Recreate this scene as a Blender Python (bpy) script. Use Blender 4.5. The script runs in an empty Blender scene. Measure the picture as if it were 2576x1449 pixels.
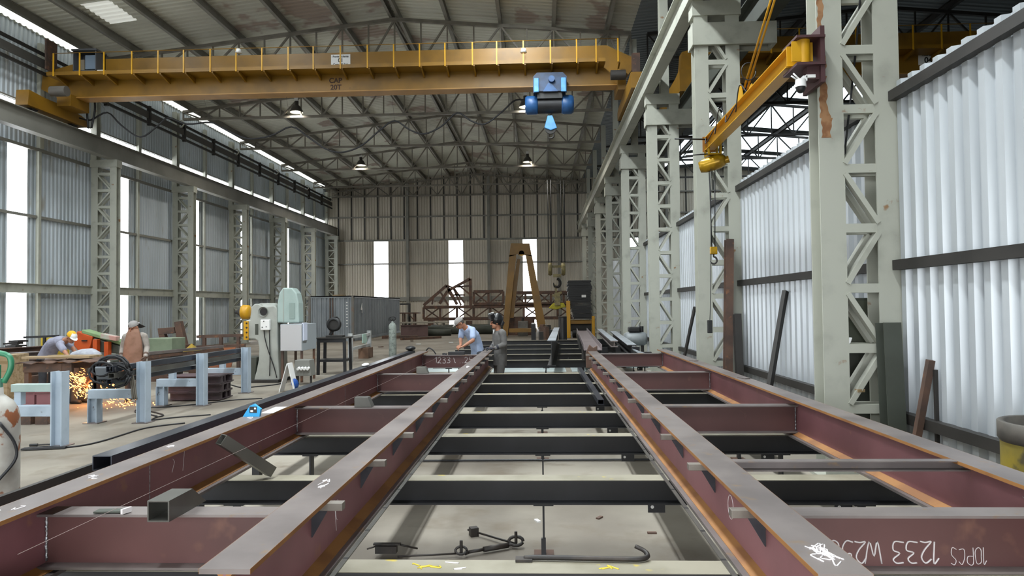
import bpy, bmesh, math, random
from mathutils import Vector, Matrix, noise
V = Vector
random.seed(7)
SC = bpy.context.scene
COL = SC.collection
R = math.radians

# ------------------------------------------------------------------ camera
W, H, FPX = 2576, 1449, 1750.0
CAMZ = 1.75
ROLL = 0.011
_vx, _vy = 73.0, -45.5
_ux = _vx*math.cos(ROLL) + _vy*math.sin(ROLL)
_uy = -_vx*math.sin(ROLL) + _vy*math.cos(ROLL)
PITCH = math.atan(-_uy/FPX)
YAW = math.atan(_ux*math.cos(PITCH)/FPX)
cF = V((-math.sin(YAW)*math.cos(PITCH), math.cos(YAW)*math.cos(PITCH), math.sin(PITCH)))
_R0 = V((math.cos(YAW), math.sin(YAW), 0)); _U0 = _R0.cross(cF)
cU = _U0*math.cos(ROLL) + _R0*math.sin(ROLL)
cR = _R0*math.cos(ROLL) - _U0*math.sin(ROLL)
cam = bpy.data.objects.new('camera', bpy.data.cameras.new('camera'))
COL.objects.link(cam); SC.camera = cam
cam.matrix_world = Matrix(((cR.x, cU.x, -cF.x, 0), (cR.y, cU.y, -cF.y, 0), (cR.z, cU.z, -cF.z, CAMZ), (0, 0, 0, 1)))
cam.data.sensor_width = 36; cam.data.lens = 36*FPX/W
cam.data.clip_start = 0.05; cam.data.clip_end = 500

def at(u, v, Y=None, Z=None, X=None):
    """The place of a photograph pixel at a known distance Y, height Z or offset X."""
    d = cF*FPX + cR*(u-W/2) + cU*(H/2-v)
    if Y is not None: t = Y/d.y
    elif Z is not None: t = (Z-CAMZ)/d.z
    else: t = X/d.x
    return V((0, 0, CAMZ)) + d*t

# ------------------------------------------------------------------ materials
def lin(h):
    if isinstance(h, (tuple, list)): return tuple(h)
    h = h.lstrip('#'); c = [int(h[i:i+2], 16)/255 for i in (0, 2, 4)]
    return tuple(x/12.92 if x <= .04045 else ((x+.055)/1.055)**2.4 for x in c)
MATS = {}
def mat(name, c1, c2=None, scale=3.0, lo=.42, hi=.62, rough=.6, metal=0.0, bump=0.0, stretch=(1, 1, 1), c3=None, s3=25, t3=(.6, .68), emit=0, detail=6, spec=.5):
    if name in MATS: return MATS[name]
    m = bpy.data.materials.new(name); m.use_nodes = True
    N = m.node_tree.nodes; L = m.node_tree.links
    b = N['Principled BSDF']
    b.inputs['Roughness'].default_value = rough; b.inputs['Metallic'].default_value = metal
    b.inputs['Specular IOR Level'].default_value = spec
    c1 = lin(c1); b.inputs['Base Color'].default_value = (*c1, 1)
    if emit:
        b.inputs['Emission Color'].default_value = (*c1, 1); b.inputs['Emission Strength'].default_value = emit
    if c2 is not None or bump:
        tc = N.new('ShaderNodeTexCoord'); mp = N.new('ShaderNodeMapping'); mp.inputs['Scale'].default_value = stretch
        L.new(tc.outputs['Object'], mp.inputs['Vector'])
        nz = N.new('ShaderNodeTexNoise'); nz.inputs['Scale'].default_value = scale; nz.inputs['Detail'].default_value = detail
        L.new(mp.outputs[0], nz.inputs['Vector'])
        if c2 is not None:
            mr = N.new('ShaderNodeMapRange'); mr.interpolation_type = 'SMOOTHSTEP'
            mr.inputs['From Min'].default_value = lo; mr.inputs['From Max'].default_value = hi
            L.new(nz.outputs['Fac'], mr.inputs['Value'])
            mx = N.new('ShaderNodeMix'); mx.data_type = 'RGBA'
            mx.inputs['A'].default_value = (*c1, 1); mx.inputs['B'].default_value = (*lin(c2), 1)
            L.new(mr.outputs[0], mx.inputs['Factor']); out = mx.outputs['Result']
            if c3 is not None:
                n3 = N.new('ShaderNodeTexNoise'); n3.inputs['Scale'].default_value = s3; n3.inputs['Detail'].default_value = 4
                L.new(mp.outputs[0], n3.inputs['Vector'])
                m3 = N.new('ShaderNodeMapRange'); m3.inputs['From Min'].default_value = t3[0]; m3.inputs['From Max'].default_value = t3[1]
                L.new(n3.outputs['Fac'], m3.inputs['Value'])
                x3 = N.new('ShaderNodeMix'); x3.data_type = 'RGBA'
                L.new(m3.outputs[0], x3.inputs['Factor']); L.new(out, x3.inputs['A']); x3.inputs['B'].default_value = (*lin(c3), 1)
                out = x3.outputs['Result']
            L.new(out, b.inputs['Base Color'])
            if emit: L.new(out, b.inputs['Emission Color'])
        if bump:
            bp = N.new('ShaderNodeBump'); bp.inputs['Strength'].default_value = bump; bp.inputs['Distance'].default_value = .01
            L.new(nz.outputs['Fac'], bp.inputs['Height']); L.new(bp.outputs[0], b.inputs['Normal'])
    MATS[name] = m
    return m

# ------------------------------------------------------------------ mesh builder
def frame_axes(d, up=None):
    d = V(d).normalized()
    up = V(up) if up is not None else V((0, 0, 1))
    if abs(d.dot(up.normalized())) > .98: up = V((0, 1, 0)) if abs(d.y) < .9 else V((1, 0, 0))
    s = d.cross(up).normalized(); return s, s.cross(d).normalized()

def Ipro(b, h, tf, tw):
    """I section, b wide, h deep, centred."""
    B, Hh, w = b/2, h/2, tw/2; f = Hh-tf
    return [(-B, -Hh), (B, -Hh), (B, -f), (w, -f), (w, f), (B, f), (B, Hh), (-B, Hh), (-B, f), (-w, f), (-w, -f), (-B, -f)]
def Cpro(b, h, t):
    """channel open to +a."""
    return [(-b/2, -h/2), (b/2, -h/2), (b/2, -h/2+t), (-b/2+t, -h/2+t), (-b/2+t, h/2-t), (b/2, h/2-t), (b/2, h/2), (-b/2, h/2)]
def Lpro(a, t): return [(0, 0), (a, 0), (a, t), (t, t), (t, a), (0, a)]
def rect(b, h): return [(-b/2, -h/2), (b/2, -h/2), (b/2, h/2), (-b/2, h/2)]

class MB:
    def __init__(s): s.v = []; s.f = []; s.sm = []; s.mi = []; s.cur = 0
    def add(s, vs, fs, smooth=False):
        b = len(s.v); s.v += [V(p) for p in vs]
        for f in fs: s.f.append([b+i for i in f]); s.sm.append(smooth); s.mi.append(s.cur)
        return s
    def box(s, lo, hi):
        x0, y0, z0 = lo; x1, y1, z1 = hi
        if x0 > x1: x0, x1 = x1, x0
        if y0 > y1: y0, y1 = y1, y0
        if z0 > z1: z0, z1 = z1, z0
        return s.add([(x0, y0, z0), (x1, y0, z0), (x1, y1, z0), (x0, y1, z0), (x0, y0, z1), (x1, y0, z1), (x1, y1, z1), (x0, y1, z1)],
                     [(0, 3, 2, 1), (4, 5, 6, 7), (0, 1, 5, 4), (1, 2, 6, 5), (2, 3, 7, 6), (3, 0, 4, 7)])
    def cbox(s, c, size, rz=0, rx=0, ry=0):
        M = Matrix.Translation(V(c)) @ Matrix.Rotation(rz, 4, 'Z') @ Matrix.Rotation(ry, 4, 'Y') @ Matrix.Rotation(rx, 4, 'X')
        h = V(size)/2; b = MB().box(-h, h)
        return s.add([M @ p for p in b.v], b.f)
    def ext(s, p, q, prof, up=None, cap=True):
        p, q = V(p), V(q); a, b = frame_axes(q-p, up); n = len(prof)
        vs = [p+a*x+b*y for x, y in prof]+[q+a*x+b*y for x, y in prof]
        fs = [(i, (i+1) % n, n+(i+1) % n, n+i) for i in range(n)]
        if cap: fs += [tuple(range(n-1, -1, -1)), tuple(range(n, 2*n))]
        return s.add(vs, fs)
    def bar(s, p, q, w, h=None, up=None): return s.ext(p, q, rect(w, h or w), up)
    def hollow(s, p, q, w, h, t, up=None):
        """rectangular hollow section, open ends."""
        p, q = V(p), V(q); a, b = frame_axes(q-p, up); vs = []
        for c in (p, q):
            for ww, hh in ((w, h), (w-2*t, h-2*t)):
                vs += [c+a*x+b*y for x, y in rect(ww, hh)]
        fs = []
        for i in range(4):
            j = (i+1) % 4
            fs += [(i, j, 8+j, 8+i), (4+j, 4+i, 12+i, 12+j), (j, i, 4+i, 4+j), (8+i, 8+j, 12+j, 12+i)]
        return s.add(vs, fs)
    def tube(s, pts, r, n=8, caps=True, closed=False):
        pts = [V(p) for p in pts]; m = len(pts); rs = r if isinstance(r, (list, tuple)) else [r]*m
        vs = []; prev = None
        for i, p in enumerate(pts):
            if closed: d = pts[(i+1) % m]-pts[i-1]
            else: d = pts[min(i+1, m-1)]-pts[max(i-1, 0)]
            if d.length < 1e-9: d = V((0, 0, 1))
            d.normalize()
            if prev is None: a, b = frame_axes(d)
            else:
                a = prev-d*prev.dot(d)
                a = a.normalized() if a.length > 1e-6 else frame_axes(d)[0]
                b = a.cross(d)
            prev = a
            vs += [p+(a*math.cos(2*math.pi*k/n)+b*math.sin(2*math.pi*k/n))*rs[i] for k in range(n)]
        fs = []
        for i in range(m if closed else m-1):
            j = (i+1) % m
            fs += [(i*n+k, i*n+(k+1) % n, j*n+(k+1) % n, j*n+k) for k in range(n)]
        s.add(vs, fs, True)
        if caps and not closed: s.add([], [])
        if caps and not closed:
            b = len(s.v)-m*n
            s.f.append([b+k for k in range(n-1, -1, -1)]); s.sm.append(False); s.mi.append(s.cur)
            s.f.append([b+(m-1)*n+k for k in range(n)]); s.sm.append(False); s.mi.append(s.cur)
        return s
    def lathe(s, prof, c=(0, 0, 0), axis=(0, 0, 1), n=20, smooth=True):
        """prof: [(r, h)] about axis through c."""
        c = V(c); ax = V(axis).normalized(); a, b = frame_axes(ax); m = len(prof)
        vs = [c+ax*h+(a*math.cos(2*math.pi*k/n)+b*math.sin(2*math.pi*k/n))*max(r, 1e-4) for r, h in prof for k in range(n)]
        fs = [(i*n+k, i*n+(k+1) % n, (i+1)*n+(k+1) % n, (i+1)*n+k) for i in range(m-1) for k in range(n)]
        return s.add(vs, fs, smooth)
    def cyl(s, p, q, r, n=16, r2=None):
        p, q = V(p), V(q); L = (q-p).length; r2 = r if r2 is None else r2
        s.lathe([(0, 0), (r, 0)], p, q-p, n, False); s.lathe([(r, 0), (r2, L)], p, q-p, n); return s.lathe([(r2, L), (0, L)], p, q-p, n, False)
    def prism(s, poly, d):
        """poly: 3d points of a planar outline, d: extrusion vector."""
        n = len(poly); poly = [V(p) for p in poly]; d = V(d)
        return s.add(poly+[p+d for p in poly], [tuple(range(n-1, -1, -1)), tuple(range(n, 2*n))]+[(i, (i+1) % n, n+(i+1) % n, n+i) for i in range(n)])
    def ball(s, c, r, n=14, m=9, rot=None):
        r = V((r, r, r)) if not isinstance(r, (tuple, list, Vector)) else V(r); c = V(c); vs = []; fs = []
        for i in range(m+1):
            th = math.pi*i/m
            for k in range(n):
                p = V((math.sin(th)*math.cos(2*math.pi*k/n)*r.x, math.sin(th)*math.sin(2*math.pi*k/n)*r.y, math.cos(th)*r.z))
                vs.append(c+(rot @ p if rot else p))
        for i in range(m): fs += [(i*n+k, (i+1)*n+k, (i+1)*n+(k+1) % n, i*n+(k+1) % n) for k in range(n)]
        return s.add(vs, fs, True)
    def corr(s, a0, a1, z0, z1, place, pitch=.2, depth=.035, kind='trap'):
        """ribbed sheet: runs a0..a1 along the wall, z0..z1 across; place(a, z, d) -> point."""
        n = max(1, round((a1-a0)/pitch)); pt = (a1-a0)/n; pr = []
        for i in range(n):
            b = a0+i*pt
            if kind == 'trap': pr += [(b, 0), (b+.36*pt, 0), (b+.48*pt, depth), (b+.86*pt, depth)]
            else: pr += [(b, 0), (b+.25*pt, depth*.5), (b+.5*pt, depth), (b+.75*pt, depth*.5)]
        pr.append((a1, 0)); m = len(pr)
        vs = [place(a, z0, d) for a, d in pr]+[place(a, z1, d) for a, d in pr]
        return s.add(vs, [(i, i+1, m+i+1, m+i) for i in range(m-1)], kind != 'trap')
    def build(s, name, m, parent=None, bevel=0, recalc=True):
        me = bpy.data.meshes.new(name); off = V((0, 0, 0))
        o = bpy.data.objects.new(name, me); COL.objects.link(o)
        if parent is not None:
            off = base_of(parent); o.parent = parent
        else:
            xs = [p.x for p in s.v]; ys = [p.y for p in s.v]; zs = [p.z for p in s.v]
            off = V(((min(xs)+max(xs))/2, (min(ys)+max(ys))/2, min(zs))); o.location = off
        me.from_pydata([p-off for p in s.v], [], s.f)
        me.polygons.foreach_set('use_smooth', s.sm); me.polygons.foreach_set('material_index', s.mi)
        for x in (m if isinstance(m, (list, tuple)) else [m]): me.materials.append(x)
        if recalc:
            bm = bmesh.new(); bm.from_mesh(me); bmesh.ops.recalc_face_normals(bm, faces=bm.faces); bm.to_mesh(me); bm.free()
        me.update()
        if bevel:
            b = o.modifiers.new('bevel', 'BEVEL'); b.width = bevel; b.segments = 2; b.limit_method = 'ANGLE'
        return o

def base_of(o):
    p = V((0, 0, 0))
    while o is not None: p = p+o.location; o = o.parent
    return p
def tag(o, label, cat, group=None):
    o['label'] = label; o['category'] = cat
    if group: o['group'] = group
    return o
def thing(name, label, cat, loc=(0, 0, 0), group=None):
    o = bpy.data.objects.new(name, None); o.empty_display_size = .1; COL.objects.link(o); o.location = loc
    return tag(o, label, cat, group)
def struct(o): o['kind'] = 'structure'; return o
KIDS = {}
def kids(o): return [c for c in bpy.data.objects if c.parent is o]
def dup(o, dloc=None, label=None, group=None, rz=None, parent=None):
    c = o.copy(); COL.objects.link(c); c.parent = parent
    if dloc is not None: c.location = V(dloc)
    if rz is not None: c.rotation_euler.z = rz
    if label: c['label'] = label
    if group: c['group'] = group
    for k in kids(o): dup(k, parent=c)
    return c
ORD = ['first', 'second', 'third', 'fourth', 'fifth', 'sixth', 'seventh', 'eighth', 'ninth', 'tenth', 'eleventh', 'twelfth', 'thirteenth', 'fourteenth', 'fifteenth', 'sixteenth']
def text(body, size, origin, right, up, m, name, parent=None, depth=.003, align='CENTER', bold=0.0):
    """flat lettering as a mesh; origin is its middle, right/up its directions."""
    cu = bpy.data.curves.new(name, 'FONT'); cu.body = body; cu.size = size; cu.align_x = align; cu.align_y = 'CENTER'; cu.extrude = depth; cu.offset = bold
    t = bpy.data.objects.new(name, cu); COL.objects.link(t)
    dg = bpy.context.evaluated_depsgraph_get(); me = bpy.data.meshes.new_from_object(t.evaluated_get(dg)); bpy.data.objects.remove(t)
    r, u = V(right).normalized(), V(up).normalized(); n = r.cross(u); o3 = V(origin)
    mb = MB(); mb.add([o3+r*v.co.x+u*v.co.y+n*v.co.z for v in me.vertices], [list(p.vertices) for p in me.polygons])
    bpy.data.meshes.remove(me)
    return mb.build(name, m, parent, recalc=False)
def wobble(p, q, n, sag=0, jit=0):
    p, q = V(p), V(q)
    return [p.lerp(q, i/n)+V((random.uniform(-jit, jit), random.uniform(-jit, jit), -sag*4*(i/n)*(1-i/n))) for i in range(n+1)]
def spline(pts, k=8):
    """smooth curve through points (Catmull-Rom)."""
    P = [V(p) for p in pts]; P = [P[0]*2-P[1]]+P+[P[-1]*2-P[-2]]; out = []
    for i in range(1, len(P)-2):
        for j in range(k):
            t = j/k; a, b, c, d = P[i-1:i+3]
            out.append(.5*((2*b)+(c-a)*t+(2*a-5*b+4*c-d)*t*t+(3*b-a-3*c+d)*t**3))
    return out+[P[-2]]

# ------------------------------------------------------------------ the materials of the place
concrete = mat('concrete', '#8d8679', '#6c6459', .5, .36, .64, .75, bump=.25, c3='#6a5f50', s3=2.6, t3=(.56, .74), detail=9)
galv = mat('galvanised_sheet', '#b4b6b4', '#9b9e9e', 1.2, .3, .7, .5, .25, stretch=(1, 1, .15))
galv_blue = mat('aged_wall_sheet', '#c2cad0', '#a9b1b5', .8, .35, .7, .55, .1, stretch=(1, 1, .2), c3='#a29f96', s3=3, t3=(.62, .72))
white_sheet = mat('bright_wall_sheet', '#c3c8cc', '#b2b7bb', 1.5, .35, .7, .38, .35, stretch=(1, 1, .2))
back_sheet = mat('back_wall_sheet', '#d2cabb', '#b9b1a2', .7, .35, .7, .6, .1, stretch=(1, 1, .15))
roof_sheet = mat('roof_sheet', '#d8d9cc', '#bfbfb3', .25, .4, .62, .5, .15, c3='#a3958a', s3=.45, t3=(.6, .63), detail=1)
col_paint = mat('grey_green_paint', '#a9aa9e', '#94958a', 2.5, .5, .75, .55, c3='#8a6a4a', s3=5, t3=(.70, .76))
truss_paint = mat('truss_paint', '#7d776c', '#69645a', 2, .4, .7, .6)
purlin_m = mat('purlin_steel', '#8a8880', '#75736b', 1, .4, .7, .6)
beam_grey = mat('runway_grey', '#85837b', '#74726a', .7, .4, .7, .55)
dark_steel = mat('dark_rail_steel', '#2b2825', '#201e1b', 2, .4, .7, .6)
red_oxide = mat('red_oxide_primer', '#895b5f', '#764d50', 1.6, .35, .68, .5, c3='#8f6350', s3=6, t3=(.66, .76))
mill = mat('mill_scale_steel', '#847b78', '#6c6462', 2.2, .35, .68, .42, .45, c3='#8a7258', s3=9, t3=(.62, .75))
rust_edge = mat('orange_rust', '#8f6130', '#7a4f28', 4, .4, .65, .7)
black_steel = mat('black_steel', '#151517', '#202024', 3, .4, .7, .5, c3='#6d675c', s3=40, t3=(.74, .78))
worn_top = mat('paint_marked_steel', '#8d8776', '#77715f', 2, .4, .66, .6, c3='#b7a23a', s3=5, t3=(.68, .74))
weld_m = mat('weld_bead', '#b9bcc0', '#77777a', 60, .4, .6, .3, .7, bump=.8)
tube_steel = mat('raw_tube_steel', '#66655f', '#54524e', 2, .35, .7, .38, .5)
tube_in = mat('tube_inside', '#5b4038', '#4a342e', 6, .4, .6, .8)
bluetube = mat('blue_black_tube', '#3b3e46', '#4a4d54', 1.2, .4, .7, .3, .5)
yel_crane = mat('crane_yellow', '#825d0d', '#6d4e0f', 1.2, .4, .72, .45, c3='#6b4a12', s3=3, t3=(.70, .8))
yel_clean = mat('jib_yellow', '#c69416', '#b58412', 1, .4, .7, .4)
blue_hoist = mat('hoist_blue', '#24558a', '#1c406c', 4, .4, .7, .4)
blue_light = mat('hook_blue', '#5a9fd8', '#4a88c0', 4, .4, .7, .4)
black_m = mat('black', '#151515', None, rough=.5)
rubber = mat('cable_rubber', '#17171a', None, rough=.6)
white_m = mat('white_paint', '#e2e2e0', None, rough=.5)
chalk = mat('chalk', '#d8d2d2', None, rough=.9)
yel_chalk = mat('yellow_chalk', '#bfae3e', None, rough=.9)
rust = mat('rusty_steel', '#5e4639', '#473831', 3, .4, .65, .75, c3='#7b543a', s3=8, t3=(.6, .7))
olive = mat('olive_steel', '#3f433b', '#353830', 2, .4, .7, .55)
stand_blue = mat('pale_blue_paint', '#a4b1bd', '#8f9ca8', 3, .45, .72, .55, c3='#5d564f', s3=7, t3=(.70, .76))
press_grey = mat('machine_grey', '#a3a69f', '#8f928b', 1.8, .4, .7, .5)
press_teal = mat('guard_grey_green', '#9fb0ab', '#8fa29d', 2, .4, .7, .45)
wood = mat('board_wood', '#a08a6c', '#86714f', 5, .4, .65, .75, stretch=(.3, 3, 3))
cont_m = mat('container_grey', '#868d92', '#777e83', 1.2, .4, .7, .55, c3='#6b5242', s3=2.5, t3=(.69, .76))
orange_m = mat('saw_orange', '#c4521c', '#aa4518', 3, .4, .7, .45)
green_m = mat('saw_green', '#7f9a6c', '#6d865c', 3, .4, .7, .5)
cyl_white = mat('scuffed_white_paint', '#b7b5ae', '#9c9890', 3, .42, .6, .55, c3='#7c4a2c', s3=11, t3=(.555, .60), bump=.5)
cyl_grey = mat('cylinder_grey', '#9ba39c', '#7e8781', 8, .45, .62, .5, c3='#4d5652', s3=14, t3=(.64, .69))
green_p = mat('green_plastic', '#2f7a58', '#276a4b', 3, .4, .7, .4)
drum_y = mat('drum_yellow', '#8f7d2c', '#75682c', 4, .4, .65, .55, c3='#4a4430', s3=7, t3=(.6, .7))
skin = mat('skin', '#a5745a', '#96654c', 9, .4, .7, .55)
# ================================================================== the hall
YL = [19.1, 24.7, 30.3, 35.9, 41.4, 46.9, 52.2]        # left column line
YR = [7.25, 12.75, 18.3, 24.1, 29.9, 35.6, 41.3, 47.0]   # right column line
YB = 52.8                                             # back wall
XL, XW = -16.48, 3.59
RIDGE, RX = 12.15, -5.0
def roof_z(x):
    if x <= RX: return RIDGE-.112*(RX-x)
    if x <= 3.3: return RIDGE-.088*(x-RX)
    if x <= 11.8: return 11.42+.088*(x-3.3)
    return 12.168-.1*(x-11.8)
# floor
fl = MB(); fl.box((-17.5, -9, -.2), (21, 60, 0)); struct(fl.build('floor', concrete))
# roof: ribs run down the slope
Y0R = -3.0
def roofpart(x0, x1, y0, y1):
    m = MB(); m.corr(y0, y1, 0, 1, lambda a, t, d: V((x0+(x1-x0)*t, a, roof_z(x0+(x1-x0)*t)+d)), .25, .035); return m
sky_y = [(6.0, 19.5)]
def add_roof(name, xa, xb, holes, m=roof_sheet, y0=Y0R):
    """one roof slope; holes: (x0, x1, y0, y1) rectangles where a clear sheet lies instead."""
    mb = MB(); xs = sorted({xa, xb, *[h[0] for h in holes], *[h[1] for h in holes]})
    for a, b in zip(xs, xs[1:]):
        cuts = sorted([(h[2], h[3]) for h in holes if h[0] <= a+1e-6 and h[1] >= b-1e-6]); y = y0
        for c0, c1 in cuts:
            if c0 > y: mb.add(*_r(a, b, y, c0))
            y = c1
        if y < YB+.2: mb.add(*_r(a, b, y, YB+.2))
    return struct(mb.build(name, m, recalc=False))
def _r(a, b, y0, y1):
    p = roofpart(a, b, y0, y1); return p.v, p.f
SKY = [(-1.3, -.65, -2.5, 20.5)]
SKY_FILL = [(-9.6, -8.4, -2, 19.5), (-13.5, -12.3, -2, 19)]  # unseen glowing strips added to brighten the hall floor
SKYR = [(9.0, 11.5, 36.25, 41.0), (9.0, 11.5, 42.0, 46.5), (9.0, 11.5, 47.5, 51.5)]
SKYR2 = [(12.2, 16.3, 30.5, 35.25), (12.2, 16.3, 36.25, 41.0), (12.2, 16.3, 42.0, 46.5), (12.2, 16.3, 47.5, 51.5)]
SKYL = [(-16.4, -15.75, 10.0, 52.0), (-14.0, -13.1, 20.5, 22.0)]
add_roof('ceiling', XL-.2, RX, SKYL+SKY_FILL); add_roof('ceiling', RX, 3.3, SKY)
roof_dark = mat('blue_grey_roof_sheet', '#7e878c', '#6c757a', .3, .4, .65, .5, .2)
add_roof('ceiling', 3.3, 11.8, SKYR, roof_dark); add_roof('ceiling', 11.8, 20.2, SKYR2, roof_dark)
# clear fibreglass roof sheets: daylight, and the added fill strips
clear = mat('clear_roof_sheet', (.86, .92, .95), None, rough=.5, emit=1.0)
clear_dim = mat('clear_roof_sheet_aged', (.80, .90, .95), None, rough=.5, emit=.9)
clear_fill = mat('clear_fill_sheet', (.86, .92, .95), None, rough=.5, emit=14); clear_eave = mat('clear_eave_sheet', (.9, .93, .88), None, rough=.5, emit=1.2); clear_patch = mat('clear_patch_sheet', (.86, .88, .82), None, rough=.5, emit=.42)
wn = 0
for h in SKY+SKY_FILL+SKYR+SKYR2+SKYL:
    wn += 1; m = MB(); m.add(*_r(*h)); struct(m.build('window_%d' % wn, clear if h in SKY else clear_fill if h in SKY_FILL else clear_patch if h == SKYL[-1] else clear_eave if h in SKYL else clear_dim, recalc=False))  # the SKY_FILL windows are the added unseen glowing strips
# left wall: ribbed sheets with tall clear strips left open to the daylight
WIN_L = [(15.4, 16.2), (20.8, 21.65), (26.2, 27.15), (32.0, 32.9), (37.6, 38.5), (44.0, 44.9), (49.6, 50.3)]
wl = MB(); pl = lambda a, z, d: V((XL-d, a, z))
ys = [Y0R]+[y for w in WIN_L for y in w]+[YB]
for i in range(0, len(ys), 2):
    for (za, zb) in ((0, 2.5), (2.46, 4.84), (4.8, 7.06)):
        o = .012 if za in (0, 4.8) else 0
        wl.corr(ys[i], ys[i+1], za, zb, lambda a, z, d: V((XL-d-o, a, z)), .19, .04)
for w in WIN_L: wl.corr(w[0], w[1], 0, .3, pl, .19, .04)
wl.corr(Y0R, YB, 7.06, 8.22, lambda a, z, d: V((XL-d-.02, a, z)), .19, .04)
wl.corr(Y0R, YB, 8.42, 11.0, lambda a, z, d: V((XL-d+.02, a, z)), .19, .04)
struct(wl.build('wall_left', galv_blue, recalc=False))
# back wall with three tall openings (and one in the next aisle)
WIN_B = [(-12.75, -11.65), (-7.0, -5.9), (-1.33, -.28), (6.45, 7.5)]
wb = MB(); xs = [XL]+[x for w in WIN_B for x in w]+[20.2]
for i in range(0, len(xs), 2):
    wb.corr(xs[i], xs[i+1], 0, 2.45, lambda a, z, d: V((a, YB+d, z)), .2, .04)
    wb.corr(xs[i], xs[i+1], 2.42, 6.85, lambda a, z, d: V((a, YB+d-.01, z)), .2, .04)
lap_shade = MB()
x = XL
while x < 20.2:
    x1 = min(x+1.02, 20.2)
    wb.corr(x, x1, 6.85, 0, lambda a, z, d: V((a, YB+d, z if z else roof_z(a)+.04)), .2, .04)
    lap_shade.box((x1-.08, YB-.005, 6.85), (x1+.02, YB+.03, roof_z(x1)-.1))  # dark strips painted in for the shadows at the sheet laps
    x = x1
wbo = struct(wb.build('wall_back', back_sheet, recalc=False)); lap_shade.build('lap_shade_strip', dark_steel, wbo)
# right partition: bright ribbed sheets between the columns
for i, (ya, yb) in enumerate([(-1.5, 7.115), (7.5, 12.62), (12.98, 18.15), (18.5, 23.9), (24.3, 29.7), (30.1, 35.4)]):
    m = MB(); y = ya
    m.corr(ya, yb, 0, 3.97, lambda a, z, d: V((XW+.06-d, a, z)), .215, .058)
    struct(m.build('wall_right', white_sheet, recalc=False))
# far side of the next aisle
m = MB(); m.corr(Y0R, YB, 0, 11.4, lambda a, z, d: V((20.1+d, a, z)), .25, .04); struct(m.build('wall_far', galv_blue, recalc=False))
# unseen street end: ribbed wall added to cut the daylight, gateway sized for it
m = MB(); pf = lambda a, z, d: V((a, Y0R+d, z))
m.corr(XL, -11, 0, 11.2, pf, .25, .04); m.corr(-11, 3.4, 3.0, 11.8, pf, .25, .04); m.corr(3.4, 20.1, 0, 11.8, pf, .25, .04)
struct(m.build('wall_front_added', galv, recalc=False))
# girts
tn = 0
def trim(mb, m=beam_grey):
    global tn
    tn += 1; return struct(mb.build('trim_%d' % tn, m))
for z, hh, ww in ((4.84, .09, .07), (7.05, .10, .08), (8.2, .05, .06), (8.46, .05, .06)):
    trim(MB().box((XL+.01, Y0R, z-hh/2), (XL+.01+ww, YB-.1, z+hh/2)))
for a, b in zip(YL, YL[1:]):
    trim(MB().ext((-16.3, a+.14, 2.5), (-16.3, b-.14, 2.5), Ipro(.14, .3, .02, .02)), col_paint)
    for yy in ((a+b)/2+.15,):   # light posts between the columns
        trim(MB().box((XL+.02, yy-.06, 0), (XL+.12, yy+.06, 7.0)), col_paint)
        trim(MB().box((XL+.05, yy-.09, 7.1), (XL+.18, yy+.09, roof_z(XL)-.3)), white_m if 0 else col_paint)
for z, hh in ((2.4, .3), (5.1, .1), (6.9, .14), (8.7, .1), (10.3, .1)):
    trim(MB().box((XL+.3, YB-.12, z-hh/2), (20, YB-.03, z+hh/2)), purlin_m)
for x in (-10.1, -3.9, 1.4, 9.5):
    trim(MB().ext((x, YB-.25, 0), (x, YB-.25, roof_z(x)-.3), Ipro(.2, .25, .015, .012), up=(0, 1, 0)), purlin_m)
for z in (.62, 2.12, 3.82):
    for a, b in ((-1.5, 7.1), (7.5, 12.62), (12.98, 18.1), (18.5, 23.9)):
        trim(MB().box((XW-.075, a, z-.05), (XW+.012, b, z+.05)), dark_steel)
for a in (.2, 3.4): trim(MB().box((XW-.03, a+.97, .02), (XW+.01, a+1.03, .6)), dark_steel)

# ---- lattice columns
def make_column(w, name, label, corbel=0, up_x=0.0, top=11.0):
    """chords at x0 and x0+.65; H sections 0.25 wide, webs across."""
    t = thing(name, label, 'column')
    hp = Ipro(.25, .26, .016, .012)
    for i, x in enumerate((.125, w-.125)):
        MB().ext((x, 0, 0.03), (x, 0, 7.0), hp, up=(0, 1, 0)).build('chord', col_paint, t)
        MB().box((x-.2, -.2, 0), (x+.2, .2, .03)).build('base_plate', col_paint, t)
    z0, dz = .08, .605
    for k in range(12):
        z = z0+dz*k
        mb = MB()
        for y in (-.10, .10): mb.box((.24, y-.028, z-.045), (w-(.24 if w > .9 else .02), y+.028, z+.045))
        mb.build('batten', col_paint, t)
        if k < 11:
            mb = MB(); a, b = (z+dz-.05, z+.05) if k % 2 == 0 else (z+.05, z+dz-.05)
            for y in (-.10, .10): mb.bar((.25, y, a), (w-.24, y, b), .05, .085, up=(0, 1, 0))
            mb.build('diagonal', col_paint, t)
    MB().box((-.03, -.16, 6.98), (w+.03, .16, 7.25)).build('cap_beam', col_paint, t)
    if corbel:
        MB().box((-.04, -.2, 6.43), (1.46, -.13, 6.83)).box((-.04, .13, 6.43), (1.46, .2, 6.83)).box((1.40, -.13, 6.43), (1.46, .13, 6.83)).box((-.04, -.13, 6.81), (1.40, .13, 6.83)).box((-.04, -.13, 6.43), (-.01, .13, 6.83)).build('corbel', col_paint, t)
    MB().ext((up_x, 0, 7.25), (up_x, 0, top), Ipro(.22, .24, .016, .012), up=(0, 1, 0)).build('upper_post', col_paint, t)
    return t
cA = make_column(.81, 'lattice_column', 'grey-green lattice column nearest the camera, carrying the yellow jib arm', 1, .47, 10.95)
cA.location = (2.83, YR[0], 0)
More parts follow.
